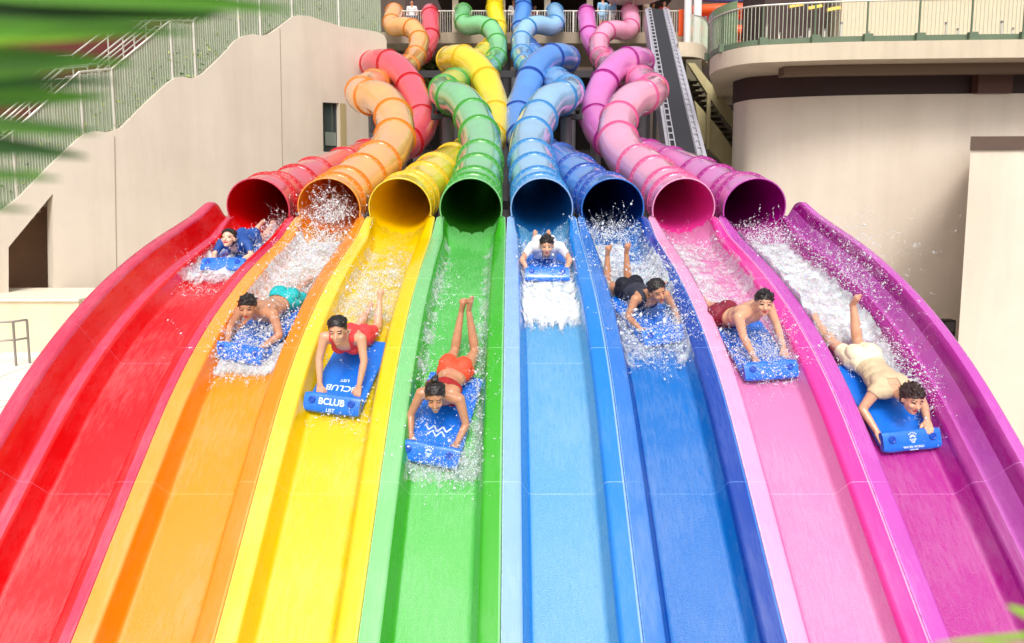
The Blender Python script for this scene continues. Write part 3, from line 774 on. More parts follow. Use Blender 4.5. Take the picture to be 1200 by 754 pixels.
# railing of the round deck
dr = empty('deck_railing', (0,0,0)); tag(dr, 'vertical bar railing with green base around the round deck at upper right', 'railing')
rail = [p+Vector((0,.22,0)) for p in sp]
rr_ = resample(rail, .115)
def seg_mesh(pts, z): return None
H0 = zs_top
chunk = 13
for i in range(0, min(len(rr_), 170), chunk):
    seg = rr_[i:i+chunk+1]
    if len(seg) < 2: break
    mb = MB()
    for p in seg[:-1]: mb.bar((p.x, p.y, H0), (p.x, p.y-.0, H0+1.2), .015)
    mb.build('baluster_panel', BARG, dr)
    mb = MB(); mb.tube([(p.x, p.y, H0+1.22) for p in seg], .028, 8); mb.build('top_rail', STEEL, dr, smooth=True, sharp=50)
    mb = MB()
    for a_, b_ in zip(seg, seg[1:]): mb.bar((a_.x, a_.y, H0+.12), (b_.x, b_.y, H0+.12), .05, .16)
    mb.build('base_rail', GREENM, dr)
    p = seg[0]; mb = MB(); mb.box((p.x, p.y-.08, H0+.12), (.26, .14, .26)); mb.bar((p.x,p.y,H0),(p.x,p.y,H0+1.22),.05); mb.build('post', GREENM, dr, bevel=.01)
# solid green tinted glass return at the left end of the deck
mb = MB()
gl = [p for p in rr_ if p.x < AtY(868, 40, 23).x]
for a_, b_ in zip(gl, gl[1:]):
    mb.prism([(a_.x,a_.y+.06,H0),(b_.x,b_.y+.06,H0),(b_.x,b_.y+.06,H0+1.5),(a_.x,a_.y+.06,H0+1.5)], [], 0, (0,.02,0))
mb.build('glass_panel', mat('frosted green glass', (128,158,116), .25, alpha=.85, var=.1), dr)
# bollard lights standing on the deck
for i, (x, ytop, sc_) in enumerate(((898,28,.9),(913,30,.9),(938,17,1.2),(948,34,.6),(966,20,1.2),(976,30,.7),(985,22,1.1),(1017,20,1),(1054,14,1.2),(1108,18,1.1),(1122,12,1.25),(1163,16,1.1),(1173,12,1.2),(1186,8,1.3))):
    q = AtY(x, 44, 24.2+(i % 3)*1.2)
    b = empty('bollard', (q.x, q.y, zs_top)); tag(b, 'slim steel bollard on the round deck behind the railing', 'bollard', 'slim bollards on the round deck')
    hgt = .75+.4*(sc_-.6)
    mb = MB(); mb.tube([(0,0,0),(0,0,hgt)], .035, 8); mb.build('post', STEEL, b, smooth=True, sharp=50)
    mb = MB(); mb.tube([(0,0,hgt+.001),(0,0,hgt+.07)], .05, 8); mb.build('cap', GP, b, smooth=True, sharp=50)
# annex at far right with dark cap
ax = empty('annex_wall', (0,0,0)); tag(ax, 'beige annex wall with a dark brown cap at the right edge', 'wall')
AY = 19.5; zc = AtY(1139, 176, AY).z
aw = [Vector((AtY(1136,200,AY).x, AY, 0)), Vector((AtY(1300,200,AY).x, AY-.3, 0)), Vector((AtY(1700,200,AY).x, AY-.3, 0))]
f = [aw[0], aw[1], aw[2], Vector((aw[2].x*1.3, 23.5, 0)), Vector((aw[0].x*23.5/AY+.55, 23.5, 0))]
for q_ in f: q_.z = -3.0
mb = MB(); mb.prism(f, [], 0, (0,0,zc+3.0)); mb.build('wall', CONC2, ax)
mb = MB(); mb.prism([Vector((p.x-(.06 if i in (0,4) else 0), p.y-(.06 if i < 3 else 0), zc+.002)) for i, p in enumerate(f)], [], 0, (0,0,.35)); mb.build('cap', mat('brown cap', (92,72,62), .6, var=.1), ax)
sb = empty('service_box', (0,0,0)); tag(sb, 'small black box low on the wall beside the purple slide', 'box')
q = AtY(1109, 384, 22.6); mb = MB(); mb.box((q.x, 22.6, q.z), (.42, .3, .52)); mb.build('housing', DARK, sb, bevel=.02)
mb = MB(); mb.box((q.x, 22.6-.16, q.z+.05), (.3, .02, .3)); mb.build('lid', GREY, sb, bevel=.005)

# orange ring slide and umbrella far behind
rs = empty('ring_slide', (0,0,0)); tag(rs, 'orange and blue curling slide far behind the round deck', 'water slide')
c0 = AtY(868, 14, 40)
for r_, z_, m in ((2.6,0,mat('bright orange', (240,90,30), .4)), (2.3,.75,mat('ring blue', (70,90,150), .4)), (2.8,-1.1,bpy.data.materials['bright orange'])):
    mb = MB(); mb.tube([(c0.x+math.cos(t)*r_, c0.y+math.sin(t)*1.2, c0.z+z_+.15*math.sin(t)) for t in np.linspace(0, 2*math.pi, 40)], .3 if z_ <= 0 else .14, 12); mb.build('flume', m, rs, smooth=True)
for x in (-2, 2): 
    mb = MB(); mb.tube([(c0.x+x, c0.y, -3.0), (c0.x+x, c0.y, c0.z)], .2, 10); mb.build('column', WST, rs, smooth=True)
rw = MB(); q = AtY(852, 100, 39); rw.box((q.x, 39, q.z), (4.0, .4, 4.5)); tag(rw.build('red_wall', mat('brick red', (176,62,36), .7, var=.15)), 'brick-red wall glimpsed between the service stair and the round deck', 'wall')
for i, (x, Y, c_) in enumerate(((806,37,(236,232,230)),(817,36.5,(240,238,236)))):
    q = AtY(x, 30, Y); mb = MB(); mb.tube([(q.x, Y, zt-1), (q.x, Y, zt+4)], .2, 14); tag(mb.build('white_column', mat('white column %d' % i, c_, .6), smooth=True, sharp=50), ['white column just right of the conveyor top','white column by the orange panel behind the curved walkway'][i], 'column')
op = MB(); q = AtY(802, 26, 37.4); op.box((q.x, 37.6, q.z), (.5,.1,1.3)); tag(op.build('orange_panel', bpy.data.materials['bright orange'], bevel=.02), 'orange panel behind the bars of the curved walkway', 'panel')
um = empty('parasol', (AtY(742, 10, 41).x, 41, zp)); tag(um, 'white canvas parasol above the pink tube top', 'parasol')
mb = MB(); vs = [(0,0,2.45)]+[(math.cos(t)*1.5, math.sin(t)*1.5, 1.75) for t in np.linspace(0, 2*math.pi, 8, endpoint=False)]; mb.add(vs, [(0,i+1,(i+1) % 8+1) for i in range(8)]); mb.build('canopy', mat('canvas', (240,232,228), .8), um)
mb = MB(); mb.tube([(0,0,0),(0,0,2.4)], .03, 8); mb.build('pole', STEEL, um)
# backdrop building & sky-facing hills behind everything
bb = MB(); bb.box((0, 62, 12), (90, 1, 28)); tag(bb.build('rear_building', mat('rear tone', (86,70,62), .8, var=.3, vscale=.3)), 'dim brown building far behind the platform', 'building')
# ------------------------------------------------------------------ people
SKIN = [mat('skin light', (232,190,164), .34, var=.09, vscale=14, sub=.15, coat=.25, bump=.12, bscale=70), mat('skin tan', (196,138,104), .32, var=.10, vscale=14, sub=.12, coat=.3, bump=.12, bscale=70), mat('skin warm', (218,164,132), .34, var=.09, vscale=14, sub=.15, coat=.3, bump=.12, bscale=70)]
EYE = mat('eye and lash', (36,24,22), .3); BROW = mat('brow', (58,38,32), .7); LIP = mat('lip', (190,84,82), .35); TEETH = mat('teeth', (240,234,226), .3)
HAIR = mat('wet black hair', (30,22,22), .28, bump=.5, bscale=60, var=.3, vscale=20)
HAIRB = mat('dark brown hair', (50,30,26), .5, bump=.5, bscale=60, var=.3, vscale=20)
dg = None
def remesh_obj(mb, name, voxel, smooth=2):
    me = mb.mesh('tmp', [])
    o = bpy.data.objects.new('tmp', me); COL.objects.link(o)
    r = o.modifiers.new('r', 'REMESH'); r.mode = 'VOXEL'; r.voxel_size = voxel; r.use_smooth_shade = True
    if smooth:
        s_ = o.modifiers.new('s', 'SMOOTH'); s_.factor = .5; s_.iterations = smooth
    bpy.context.view_layer.update()
    d_ = bpy.context.evaluated_depsgraph_get()
    out = bpy.data.meshes.new_from_object(o.evaluated_get(d_)); out.name = name
    bpy.data.objects.remove(o); bpy.data.meshes.remove(me)
    out.polygons.foreach_set('use_smooth', [True]*len(out.polygons))
    out.materials.clear()
    return out
def sub_shell(me, keep, off, name, m, parent, thick=0):
    """a garment: the faces of the body chosen by keep(point), moved outwards"""
    nv = len(me.vertices); co_ = np.zeros(nv*3); me.vertices.foreach_get('co', co_); co_ = co_.reshape(-1, 3)
    no = np.zeros(nv*3); me.vertices.foreach_get('normal', no); no = no.reshape(-1, 3)
    mask = keep(co_)
    faces = [tuple(p.vertices) for p in me.polygons if all(mask[v] for v in p.vertices)]
    used = sorted({v for f in faces for v in f}); idx = {v: i for i, v in enumerate(used)}
    if not faces: return None
    n = bpy.data.meshes.new(name)
    wr = np.array([noise.noise(Vector(co_[v])*16)*.006 for v in used])
    vs = co_[used]+no[used]*(off+wr[:, None])
    n.from_pydata(vs.tolist(), [], [tuple(idx[v] for v in f) for f in faces])
    n.materials.append(m); n.polygons.foreach_set('use_smooth', [True]*len(n.polygons))
    o = bpy.data.objects.new(name, n); link(o, parent)
    s_ = o.modifiers.new('thickness', 'SOLIDIFY'); s_.thickness = .006; s_.offset = -1
    return o
def hand(mb, wrist, d, palm, side, curl=.6, s=1.0):
    """wrist position, pointing direction, palm normal, side = +1 when the thumb is at +x of (d x palm)"""
    d = Vector(d).normalized(); n = Vector(palm).normalized(); n = (n-d*n.dot(d)).normalized(); x = d.cross(n)*side
    w_ = Vector(wrist)
    for i, (off, L) in enumerate(((.030,.072),(.010,.080),(-.010,.074),(-.029,.058))):
        k = w_+d*.085*s+x*off*s
        mb.capsule(w_+x*off*.55*s, .017*s, k, .0145*s, 8)
        m_ = k+(d*math.cos(curl*.7)+n*math.sin(curl*.7))*L*.5*s
        e = m_+(d*math.cos(curl*1.7)+n*math.sin(curl*1.7))*L*.5*s
        mb.capsule(k, .0115*s, m_, .0105*s, 8); mb.capsule(m_, .0105*s, e, .009*s, 8)
    t0 = w_+d*.025*s+x*.026*s; t1 = t0+(d*.7+x*.7+n*.15).normalized()*.042*s; t2 = t1+(d*.9+x*.25+n*.35).normalized()*.034*s
    mb.capsule(t0, .015*s, t1, .0125*s, 8); mb.capsule(t1, .012*s, t2, .0105*s, 8)
def make_person(J, skin, hair, hairm, female, clothes, label, group=None, voxel=.0075, smile=False, head_yaw=0, head_pitch=25, head_roll=0, curl=.7, small=False):
    mb = MB(); f = .9 if female else 1.0
    V = Vector
    L_, R_ = -1, 1
    def j(n, s=None):
        v = J[n]
        if s is None: return V(v)
        if isinstance(v[0], (tuple, list)): return V(v[0] if s < 0 else v[1])
        return V((v[0]*s, v[1], v[2]))
    spine = V(j('neck'))-V(j('pelvis')); 
    ydir = spine.normalized()
    rot = ydir.to_track_quat('Y', 'Z').to_matrix()
    # torso
    pel, ab, ch, nk = j('pelvis'), j('belly'), j('chest'), j('neck')
    def tq(a, b): return (b-a).normalized().to_track_quat('Y', 'Z').to_matrix()
    if small: rot = tq(pel, ch)
    M1 = tq(pel, ab); M2 = tq(ab, ch); M3 = tq(ch, nk)
    hipw = .165 if female else .155; wa = .115 if female else .135; cw = .145 if female else .17
    mb.ell(pel, (hipw, .135, .115), M1, 18); mb.ell((pel+ab)/2, ((hipw+wa)/2*.98, .14, .1), M1, 18)
    mb.ell(ab, (wa, .15, .095), M2, 18); mb.ell((ab+ch)/2, ((wa+cw)/2, .14, .102), M2, 18); mb.ell(ch, (cw, .155, .112), M2, 18)
    # buttocks, breasts / pecs
    up1 = M1 @ V((0,0,1)); up2 = M2 @ V((0,0,1))
    for s in (-1, 1):
        mb.ell(pel+M1 @ V((.075*s, -.05, .055)), (.085,.105,.08), M1)
        mb.ell(ch+M2 @ V((.07*s, -.01 if not female else -.03, -.075)), (.07,.065,.045 if not female else .06), M2)
        mb.ell(ch+M2 @ V((.085*s, .04, .05)), (.08,.1,.06), M2)
    hd = j('head')
    for s in (-1, 1):
        sh, el, wr = j('shoulder', s), j('elbow', s), j('wrist', s)
        mb.capsule(nk*.6+ch*.4, .062*f, sh, .056*f, 12)           # trapezius
        mb.capsule(ch+(sh-ch)*.35, .085*f, sh, .058*f, 12)
        mb.capsule(sh, .056*f, sh.lerp(el, .45), .047*f, 12); mb.capsule(sh.lerp(el, .45), .047*f, el, .038*f, 12)
        mb.capsule(el, .038*f, el.lerp(wr, .3), .039*f, 12); mb.capsule(el.lerp(wr, .3), .039*f, wr, .0255*f, 12)
        hdv = V(J.get('handdir', {}).get(s, (wr-el).normalized())); pn = J.get('palm', (0, 0, -1))
        pn = pn[0 if s < 0 else 1] if isinstance(pn[0], (tuple, list)) else pn
        x = hdv.cross(V(pn)); inward = V((-s, 0, 0)); side = 1 if x.dot(inward) > 0 else -1
        hand(mb, wr, hdv, pn, side, curl, 1.0 if not female else .92)
        hip, kn, an, toe = j('hip', s), j('knee', s), j('ankle', s), j('toe', s)
        mb.capsule(pel.lerp(hip, .7), .095*f, hip, .088*f, 14)
        mb.capsule(hip, .088, hip.lerp(kn, .5), .072*f, 14); mb.capsule(hip.lerp(kn, .5), .072*f, kn, .052*f, 14)
        cb_ = kn.lerp(an, .3)
        mb.capsule(kn, .052*f, cb_, .054*f, 14); mb.capsule(cb_, .054*f, an, .032*f, 14)
        # foot: heel, ball and toes
        fd = (toe-an); shin = (an-kn).normalized(); heel = an+shin*.035-fd.normalized()*.03
        mb.capsule(an, .033*f, heel, .03*f, 10); ball = heel+(toe-heel)*.72
        mb.capsule(heel, .03*f, ball, .036*f, 10); lat = fd.cross(shin).normalized() if fd.cross(shin).length > 1e-4 else V((1,0,0))
        for q in range(5):
            o_ = (q-2)*.015; mb.capsule(ball+lat*o_, .015, toe+lat*o_*1.05-fd.normalized()*abs(q-1)*.006, .0095, 6)
    mb.capsule(nk, .056*f, hd+(hd-nk)*-.15, .052*f, 12)
    # head
    yw, pt, rl = R(head_yaw), R(head_pitch), R(head_roll)
    H = Matrix.Rotation(yw, 3, 'Z') @ Matrix.Rotation(-pt, 3, 'X') @ Matrix.Rotation(rl, 3, 'Y')
    # local head axes: x right, -y forward, z up
    def h(r, fwd, u): return hd+H @ V((r, -fwd, u))
    hs_ = .97 if female else 1.0
    E = lambda c, r, n=16: mb.ell(h(*c), (r[0]*hs_, r[1]*hs_, r[2]*hs_), H, n, m=11)
    E((0,-.014,.028),(.077,.097,.09)); E((0,.018,-.03),(.062,.074,.082)); E((0,.04,-.075),(.045 if not female else .04,.045,.04))
    E((0,.066,-.096),(.024,.02,.017)); 
    for s in (-1, 1):
        E((.036*s,.056,-.03),(.026,.03,.024)); E((.079*s,-.008,-.012),(.010,.02,.031)); E((.034*s,.07,.024),(.024,.02,.009))
    mb.capsule(h(0,.086,.004), .0085, h(0,.107,-.028), .0125, 8)
    for s in (-1, 1): mb.capsule(h(.011*s,.094,-.031), .008, h(.013*s,.09,-.033), .007, 6)
    E((0,.082,-.0565),(.025,.013,.0065)); E((0,.08,-.068),(.021,.013,.007))
    me = remesh_obj(mb, 'person', voxel, 1)
    HI = H.inverted()
    n = len(me.polygons); c = np.zeros(n*3); me.polygons.foreach_get('center', c); c = c.reshape(-1, 3)
    q = (c-np.array(hd)) @ np.array(HI).T; x, fw, u = q[:, 0]/hs_, -q[:, 1]/hs_, q[:, 2]/hs_
    mi = np.zeros(n, int); front = (fw > .05) & (np.linalg.norm(q, axis=1) < .16)
    ax_ = np.abs(x)
    mi[front & (np.abs(u-.029-.004*np.cos((ax_-.034)*60)) < .0036) & (ax_ > .013) & (ax_ < .053)] = 2
    mi[front & (((ax_-.032)/.0145)**2+((u-.006)/(.0048 if smile else .0062))**2 < 1)] = 1
    mi[front & ((x/.027)**2+((u+.062)/.0125)**2 < 1)] = 3
    if smile: mi[front & ((x/.0215)**2+((u+.0605)/.0062)**2 < 1)] = 4
    for m in (skin, EYE, BROW, LIP, TEETH): me.materials.append(m)
    me.polygons.foreach_set('material_index', mi.tolist())
    body = bpy.data.objects.new('person', me); link(body); tag(body, label, 'person', group)
    # hair
    hb = MB()
    k = 1.05 if hair != 'tuft' else 1.09
    hb.ell(h(0,-.022,.034), (.084*k, .1*k, .094*k), H, 20, m=14)
    hb.ell(h(0,-.055,-.02), (.068,.058,.07), H, 16)
    if hair == 'bun': hb.ell(h(0,-.045,.155), (.036,.036,.034), H, 12); hb.ell(h(.012,-.06,.175), (.022,.022,.02), H, 10)
    if hair == 'tail': hb.ell(h(0,-.135,-.02), (.035,.03,.06), H, 12)
    if hair in ('short', 'tuft'):
        rnd = random.Random(5)
        for _ in range(120 if hair == 'tuft' else 70):
            t = rnd.uniform(0, 2*math.pi); p_ = rnd.uniform(-.1, 1.0)
            dv = V((math.cos(t)*math.sqrt(1-min(p_,1)**2), math.sin(t)*math.sqrt(1-min(p_,1)**2), p_))
            if -dv.y > .55 and p_ < .30: continue
            b_ = h(0,-.02,.035)+H @ V((dv.x*.08, dv.y*.094, dv.z*.088)); L2 = .030 if hair == 'short' else .05
            hb.capsule(b_, .012, b_+H @ (dv*L2*(.55 if hair == 'short' else .5)+V((rnd.uniform(-.01,.01), -.006 if hair=='short' else .0, .01))), .004, 6)
    if hair in ('bun', 'long', 'tail'):
        rnd = random.Random(9)
        for _ in range(90):
            a0 = rnd.uniform(-1.25, 1.25); L0 = rnd.uniform(.05, .5); prev = None
            for q in range(5):
                t_ = -.55+L0+q*.22; ca = math.cos(a0*.9)
                dv = V((math.sin(a0)*.088*math.cos(t_*.5), -.02*0+.10*math.sin(t_)*1.0, .096*math.cos(t_)*ca+.0))
                pt_ = h(0,-.02,.034)+H @ (dv*1.035)
                if prev is not None: hb.capsule(prev, .0055, pt_, .0045, 6)
                prev = pt_
        for s in (-1, 1):
            for q in range(4): hb.capsule(h(.07*s,.03-.012*q,.045), .009, h(.083*s,.01-.02*q,-.02-.008*q), .006, 6)
    hm = remesh_obj(hb, 'hair', voxel*.8, 0)
    bm = bmesh.new(); bm.from_mesh(hm); dl = []
    for v in bm.verts:
        qv = HI @ (v.co-hd); xx, ff, uu = qv.x, -qv.y, qv.z
        line = (.080 if female else .062)+noise.noise(v.co*45)*(.004 if female else .010)
        inside = (ff > .015+.0 and uu < line-.25*max(0, (.062-ff))-(abs(xx)*.35) and ff > .03) or (ff > -.02 and uu < -.005+(.02 if ff > .01 else 0)) or (uu < -.085)
        if inside: dl.append(v)
        else:
            v.co += v.normal*(noise.noise(v.co*40)*.005+noise.noise(v.co*90)*.003)
    bmesh.ops.delete(bm, geom=dl, context='VERTS'); bm.to_mesh(hm); bm.free()
    hm.materials.append(hairm); hm.polygons.foreach_set('use_smooth', [True]*len(hm.polygons))
    ho = bpy.data.objects.new('hair', hm); link(ho, body)
    if len(hm.polygons) < 200: print('HAIR EMPTY', label)
    for (nm, keep, off, m) in clothes(j, tq):
        sub_shell(me, keep, off, nm, m, body)
    return body
def frame_test(o, M, lo, hi, extra=None):
    Mi = np.array(M.inverted()); o = np.array(o)
    def t(c):
        q = (c-o) @ Mi.T
        r_ = np.all((q > np.array(lo)) & (q < np.array(hi)), axis=1)
        return r_ & extra(q) if extra else r_
    return t
FAB = lambda n, c: mat(n, c, .6, bump=.2, bscale=90, var=.08, vscale=12)
def briefs(col, name='swim_briefs', lo=-.13, leg=None):
    def f(j, tq):
        M1 = tq(j('pelvis'), j('belly'))
        def ex(q): return q[:, 1] > -.135+np.abs(q[:, 0])*.25 if leg is None else np.ones(len(q), bool)
        out = [(name, frame_test(j('pelvis'), M1, (-.24,-.16,-.2), (.24,.085,.2), ex), .005, col)]
        return out
    return f
def shorts(col):
    def f(j, tq):
        a = j('pelvis'); M1 = tq(a, j('belly')); t0 = frame_test(a, M1, (-.25,-.2,-.2), (.25,.10,.2))
        hips = [(np.array(j('hip', s)), np.array(j('knee', s))) for s in (-1, 1)]
        def keep(c):
            k = t0(c)
            for h_, kn in hips:
                d_ = kn-h_; L2 = (d_**2).sum(); t = ((c-h_) @ d_)/L2
                dist = np.linalg.norm(c-(h_+t[:, None]*d_), axis=1)
                k |= (t > -.1) & (t < .55) & (dist < .115)
            return k
        return [('shorts', keep, .012, col)]
    return f
def top(col, name, lo=-.12, hi=.2, straps=True, halfx=.2, sleeves=False):
    def f(j, tq):
        ch = j('chest'); M2 = tq(j('belly'), ch)
        def ex(q):
            base = (q[:, 1] < .06) | ((np.abs(np.abs(q[:, 0])-.095) < .03) if straps else (np.abs(q[:, 0]) > .045))
            return base
        t0 = frame_test(ch, M2, (-halfx, lo, -.25), (halfx, hi, .25), ex)
        sh = [(np.array(j('shoulder', s)), np.array(j('elbow', s))) for s in (-1, 1)]
        def keep(c):
            k = t0(c)
            for a_, b_ in sh:
                d_ = b_-a_; L2 = (d_**2).sum(); t = ((c-a_) @ d_)/L2
                dist = np.linalg.norm(c-(a_+np.clip(t, 0, 1)[:, None]*d_), axis=1)
                arm = (t > (.12 if not sleeves else .95)) & (dist < .075)
                k &= ~arm
                if sleeves: k |= (t > -.2) & (t < .55) & (dist < .085)
            return k
        return [(name, keep, .008 if not straps else .005, col)]
    return f
def both(*fs): return lambda j, tq: [x for f in fs for x in f(j, tq)]

# ------------------------------------------------------------------ mats
MATB = mat('blue mat foam', (16,112,224), .3, bump=.25, bscale=26, var=.12, vscale=7, coat=.5)
MATD = mat('blue mat knob', (6,70,180), .4)
PRINT = mat('white print', (206,224,248), .6, var=.3, vscale=60)
FOAMC = mat('foam water', (250,250,252), .5)
def sgn_pow(v, e): return math.copysign(abs(v)**e, v)
def make_mat(label, text=None, emblem=False, zig=False, bend=0.0, mirrored=False):
    root = empty('foam_mat'); tag(root, label, 'mat', 'blue foam racing mats')
    W2 = .265
    # body slab: front at y=-.40, rear at .66, softly curled tail
    mb = MB(); ys = np.linspace(-.42, .52, 24); n = 24; vs = []
    for y in ys:
        z0 = .045+bend*max(0, (y-.2))**2
        for i in range(n):
            a = 2*math.pi*i/n; vs.append((W2*sgn_pow(math.cos(a), .22), y, z0+.024*sgn_pow(math.sin(a), .55)))
    fs = []
    for q in range(len(ys)-1):
        for i in range(n): fs.append((q*n+i, q*n+(i+1) % n, (q+1)*n+(i+1) % n, (q+1)*n+i))
    fs += [tuple(range(n)), tuple((len(ys)-1)*n+i for i in reversed(range(n)))]
    mb.add(vs, fs); mb.build('mat_body', MATB, root, smooth=True, sharp=60)
    # folded front pillow: flat face tilted 50 degrees above the travel direction
    tl = R(50); fdir = Vector((0, -math.cos(tl), math.sin(tl))); e = Vector((0, math.sin(tl), math.cos(tl)))
    c = Vector((0, -.43, .105)); mb = MB(); vs = []; n = 28; xs_ = np.linspace(-W2, W2, 20)
    for x in xs_:
        k = 1-.10*abs(x/W2)**8
        for i in range(n):
            a = 2*math.pi*i/n
            wob = .006*noise.noise(Vector((x*9, a, len(label)))); p = c+e*((.092*k+wob)*sgn_pow(math.cos(a), .55))+fdir*((.036*k+wob*.3)*sgn_pow(math.sin(a), .7)); vs.append((x, p.y, p.z))
    fs = []
    for q in range(len(xs_)-1):
        for i in range(n): fs.append((q*n+i, q*n+(i+1) % n, (q+1)*n+(i+1) % n, (q+1)*n+i))
    fs += [tuple(range(n)), tuple((len(xs_)-1)*n+i for i in reversed(range(n)))]
    mb.add(vs, fs); mb.build('front_pillow', MATB, root, smooth=True, sharp=50)
    Mx = Matrix.Rotation(math.pi/2-tl, 3, 'X')       # plane whose normal is fdir
    Mx = Matrix((Vector((1,0,0)), e, fdir)).transposed()
    for s in (-1, 1):
        mb = MB(); cc = c+fdir*.039+Vector((s*.185,0,0))+e*.02
        ring = [cc+Mx @ Vector((math.cos(t)*.026, math.sin(t)*.026, .0)) for t in np.linspace(0, 2*math.pi, 15)]
        mb.tube(ring, .008, 6, cap=False); mb.tube([cc-fdir*.004, cc+fdir*.004], .02, 14); mb.build('handle_hole', MATD, root, smooth=True, sharp=50)
    def word(t, size, off_e, name='print', up=1, pos=None, M_=None, bold=0.0006):
        cu = bpy.data.curves.new('txt', 'FONT'); cu.body = t; cu.size = size; cu.align_x = 'CENTER'; cu.align_y = 'CENTER'; cu.extrude = .0008; cu.offset = bold
        o = bpy.data.objects.new('txt', cu); COL.objects.link(o); bpy.context.view_layer.update()
        me = bpy.data.meshes.new_from_object(o.evaluated_get(bpy.context.evaluated_depsgraph_get())); bpy.data.objects.remove(o)
        M_ = M_ or Mx; ps = pos or (c+fdir*.0395+e*off_e)
        me.transform(Matrix.Translation(ps) @ M_.to_4x4()); me.materials.clear(); me.materials.append(PRINT); me.name = name
        link(bpy.data.objects.new(name, me), root)
    top_M = Matrix.Rotation(math.pi, 3, 'Z')
    if text:
        word(text[0], .082, .015, bold=.0025); word(text[1], .045, -.06, bold=.001)
        word(text[0], .10, 0, pos=Vector((0, -.20, .0715)), M_=top_M, bold=.002); word(text[1], .05, 0, pos=Vector((0,-.10,.0715)), M_=top_M, bold=.001)
    if emblem:
        mb = MB(); o_ = c+fdir*.0395+e*.02
        for i in range(7):
            a = R(-66+22*i); u = Vector((math.sin(a), math.cos(a), 0)); v = Vector((u.y, -u.x, 0))
            for r0, r1, wd in ((.012,.034,.008),(.038,.056,.007)):
                if r0 > .03 and i in (0, 6): continue
                pts = [u*r0, u*(r0+r1)/2+v*wd, u*r1, u*(r0+r1)/2-v*wd]
                mb.add([o_+Mx @ (q+Vector((0,0,.0006))) for q in pts], [(0,1,2,3)])
        for i in range(4):
            q0 = Vector((-.03+.0, -.008-.0085*i, 0)); wdt = .034-.006*i
            mb.add([o_+Mx @ Vector((sx2*wdt, -.006-.0095*i-dy, .0006)) for sx2, dy in ((-1,0),(1,0),(.85,.006),(-.85,.006))], [(0,1,2,3)])
        eo = mb.build('emblem', PRINT, root, fix=False)
        if emblem == 'words': word('WATER WORLD', .026, -.055, bold=.0008); word('OCEAN PARK', .012, -.078)
    if zig:
        mb = MB(); pts = [(-.12,-.12),(-.08,-.17),(-.04,-.12),(0,-.18),(.04,-.12),(.08,-.17),(.12,-.12)]
        for (a, b), (a2, b2) in zip(pts, pts[1:]): mb.bar((a,b,.071),(a2,b2,.071),.016,.004)
        for (a, b), (a2, b2) in zip(pts[1:], pts[2:-1]): mb.bar((a,b-.05,.0712),(a2,b2-.05,.0712),.013,.004)
        mb.build('emblem', PRINT, root)
    return root
def project(v):
    r_ = v-CAM; d_ = r_.dot(FW); return CX+r_.x/d_*FP, CY-r_.dot(UP)/d_*FP
def place_on_lane(k, py, u):
    """index of the profile whose lane floor projects to photo row py"""
    best = min(range(len(prof)), key=lambda i: abs(project(pframe(i)[0]-pframe(i)[2]*.25)[1]-py))
    p, t, n = pframe(best); return Vector((XC[k]+u, 0, 0))+p-n*.25, t, n
def lane_matrix(k, py, u, yaw, scale):
    o_, t, n = place_on_lane(k, py, u)
    t2 = t  # local y up-slope
    M = Matrix((Vector((1,0,0)), t2, n)).transposed() @ Matrix.Rotation(R(yaw), 3, 'Z')
    return Matrix.Translation(o_) @ M.to_4x4() @ Matrix.Scale(scale, 4)
BASE = dict(pelvis=(0,.45,.175), belly=(0,.29,.20), chest=(0,.09,.26), neck=(0,-.06,.355), head=(0,-.145,.46),
    shoulder=(.175,-.01,.315), elbow=(.25,-.13,.14), wrist=(.19,-.32,.125), hip=(.088,.50,.15), knee=(.10,.87,.07), ankle=(.085,1.22,.14), toe=(.075,1.38,.16), palm=(0,0,-1))
def J(**k):
    d = dict(BASE); d.update(k); return d
def bender(k, py, scale, yaw, uoff):
    """maps local rider coordinates (x lateral, y up-slope, z above the floor) onto the curved lane"""
    o_, t, n = place_on_lane(k, py, 0)
    base = lane_matrix(k, py, 0, 0, scale); inv = base.inverted()
    i0 = min(range(len(prof)), key=lambda i: (pframe(i)[0]-pframe(i)[2]*.25-Vector((0, o_.y, o_.z))).length)
    Rz = Matrix.Rotation(R(yaw), 3, 'Z')
    def f(v):
        v = Rz @ Vector(v); s_ = LEN[i0]-(v.y+.50)*scale
        q = max(0, min(len(prof)-2, int(np.searchsorted(LEN, max(s_, 0))-1))); q = max(q, 0)
        fr = (s_-LEN[q])/max(1e-6, LEN[q+1]-LEN[q])
        p0, t0, n0 = pframe(q); p1, t1, n1 = pframe(q+1); fr2 = min(max(fr, 0), 1)
        pp = p0.lerp(p1, fr) if s_ > 0 else p0+t0*(-s_); nn = n0.lerp(n1, fr2).normalized()
        w_ = pp-nn*.25+nn*(v.z*scale)+Vector((XC[k]+uoff+v.x*scale, 0, 0))
        return inv @ w_
    return f, base
def rider(k, py, u, yaw, Jn, mat_args, pers, scale=1.24, mat_yaw=None, mat_u=None, lift=0.0, person_u=0):
    m = make_mat(**mat_args)
    f, base = bender(k, py, scale, yaw if mat_yaw is None else mat_yaw, u if mat_u is None else mat_u)
    for ch in m.children:
        for v in ch.data.vertices: v.co = f(v.co)
        ch.data.update()
    m.matrix_world = base
    f, base = bender(k, py, scale, yaw, u+person_u)
    J2 = {}
    for key, v in Jn.items():
        if key in ('palm', 'handdir'): J2[key] = v; continue
        if key in ('pelvis','belly','chest','neck','head'): J2[key] = tuple(f(v)); continue
        two = v if isinstance(v[0], (tuple, list)) else ((-v[0], v[1], v[2]), v)
        J2[key] = tuple(tuple(f(q)) for q in two)
    pers = dict(pers); pers['head_yaw'] = pers.get('head_yaw', 0)+yaw*.5
    p = make_person(J2, **pers)
    p.matrix_world = base
    return m, p
PG = 'swimsuit riders lying on mats'
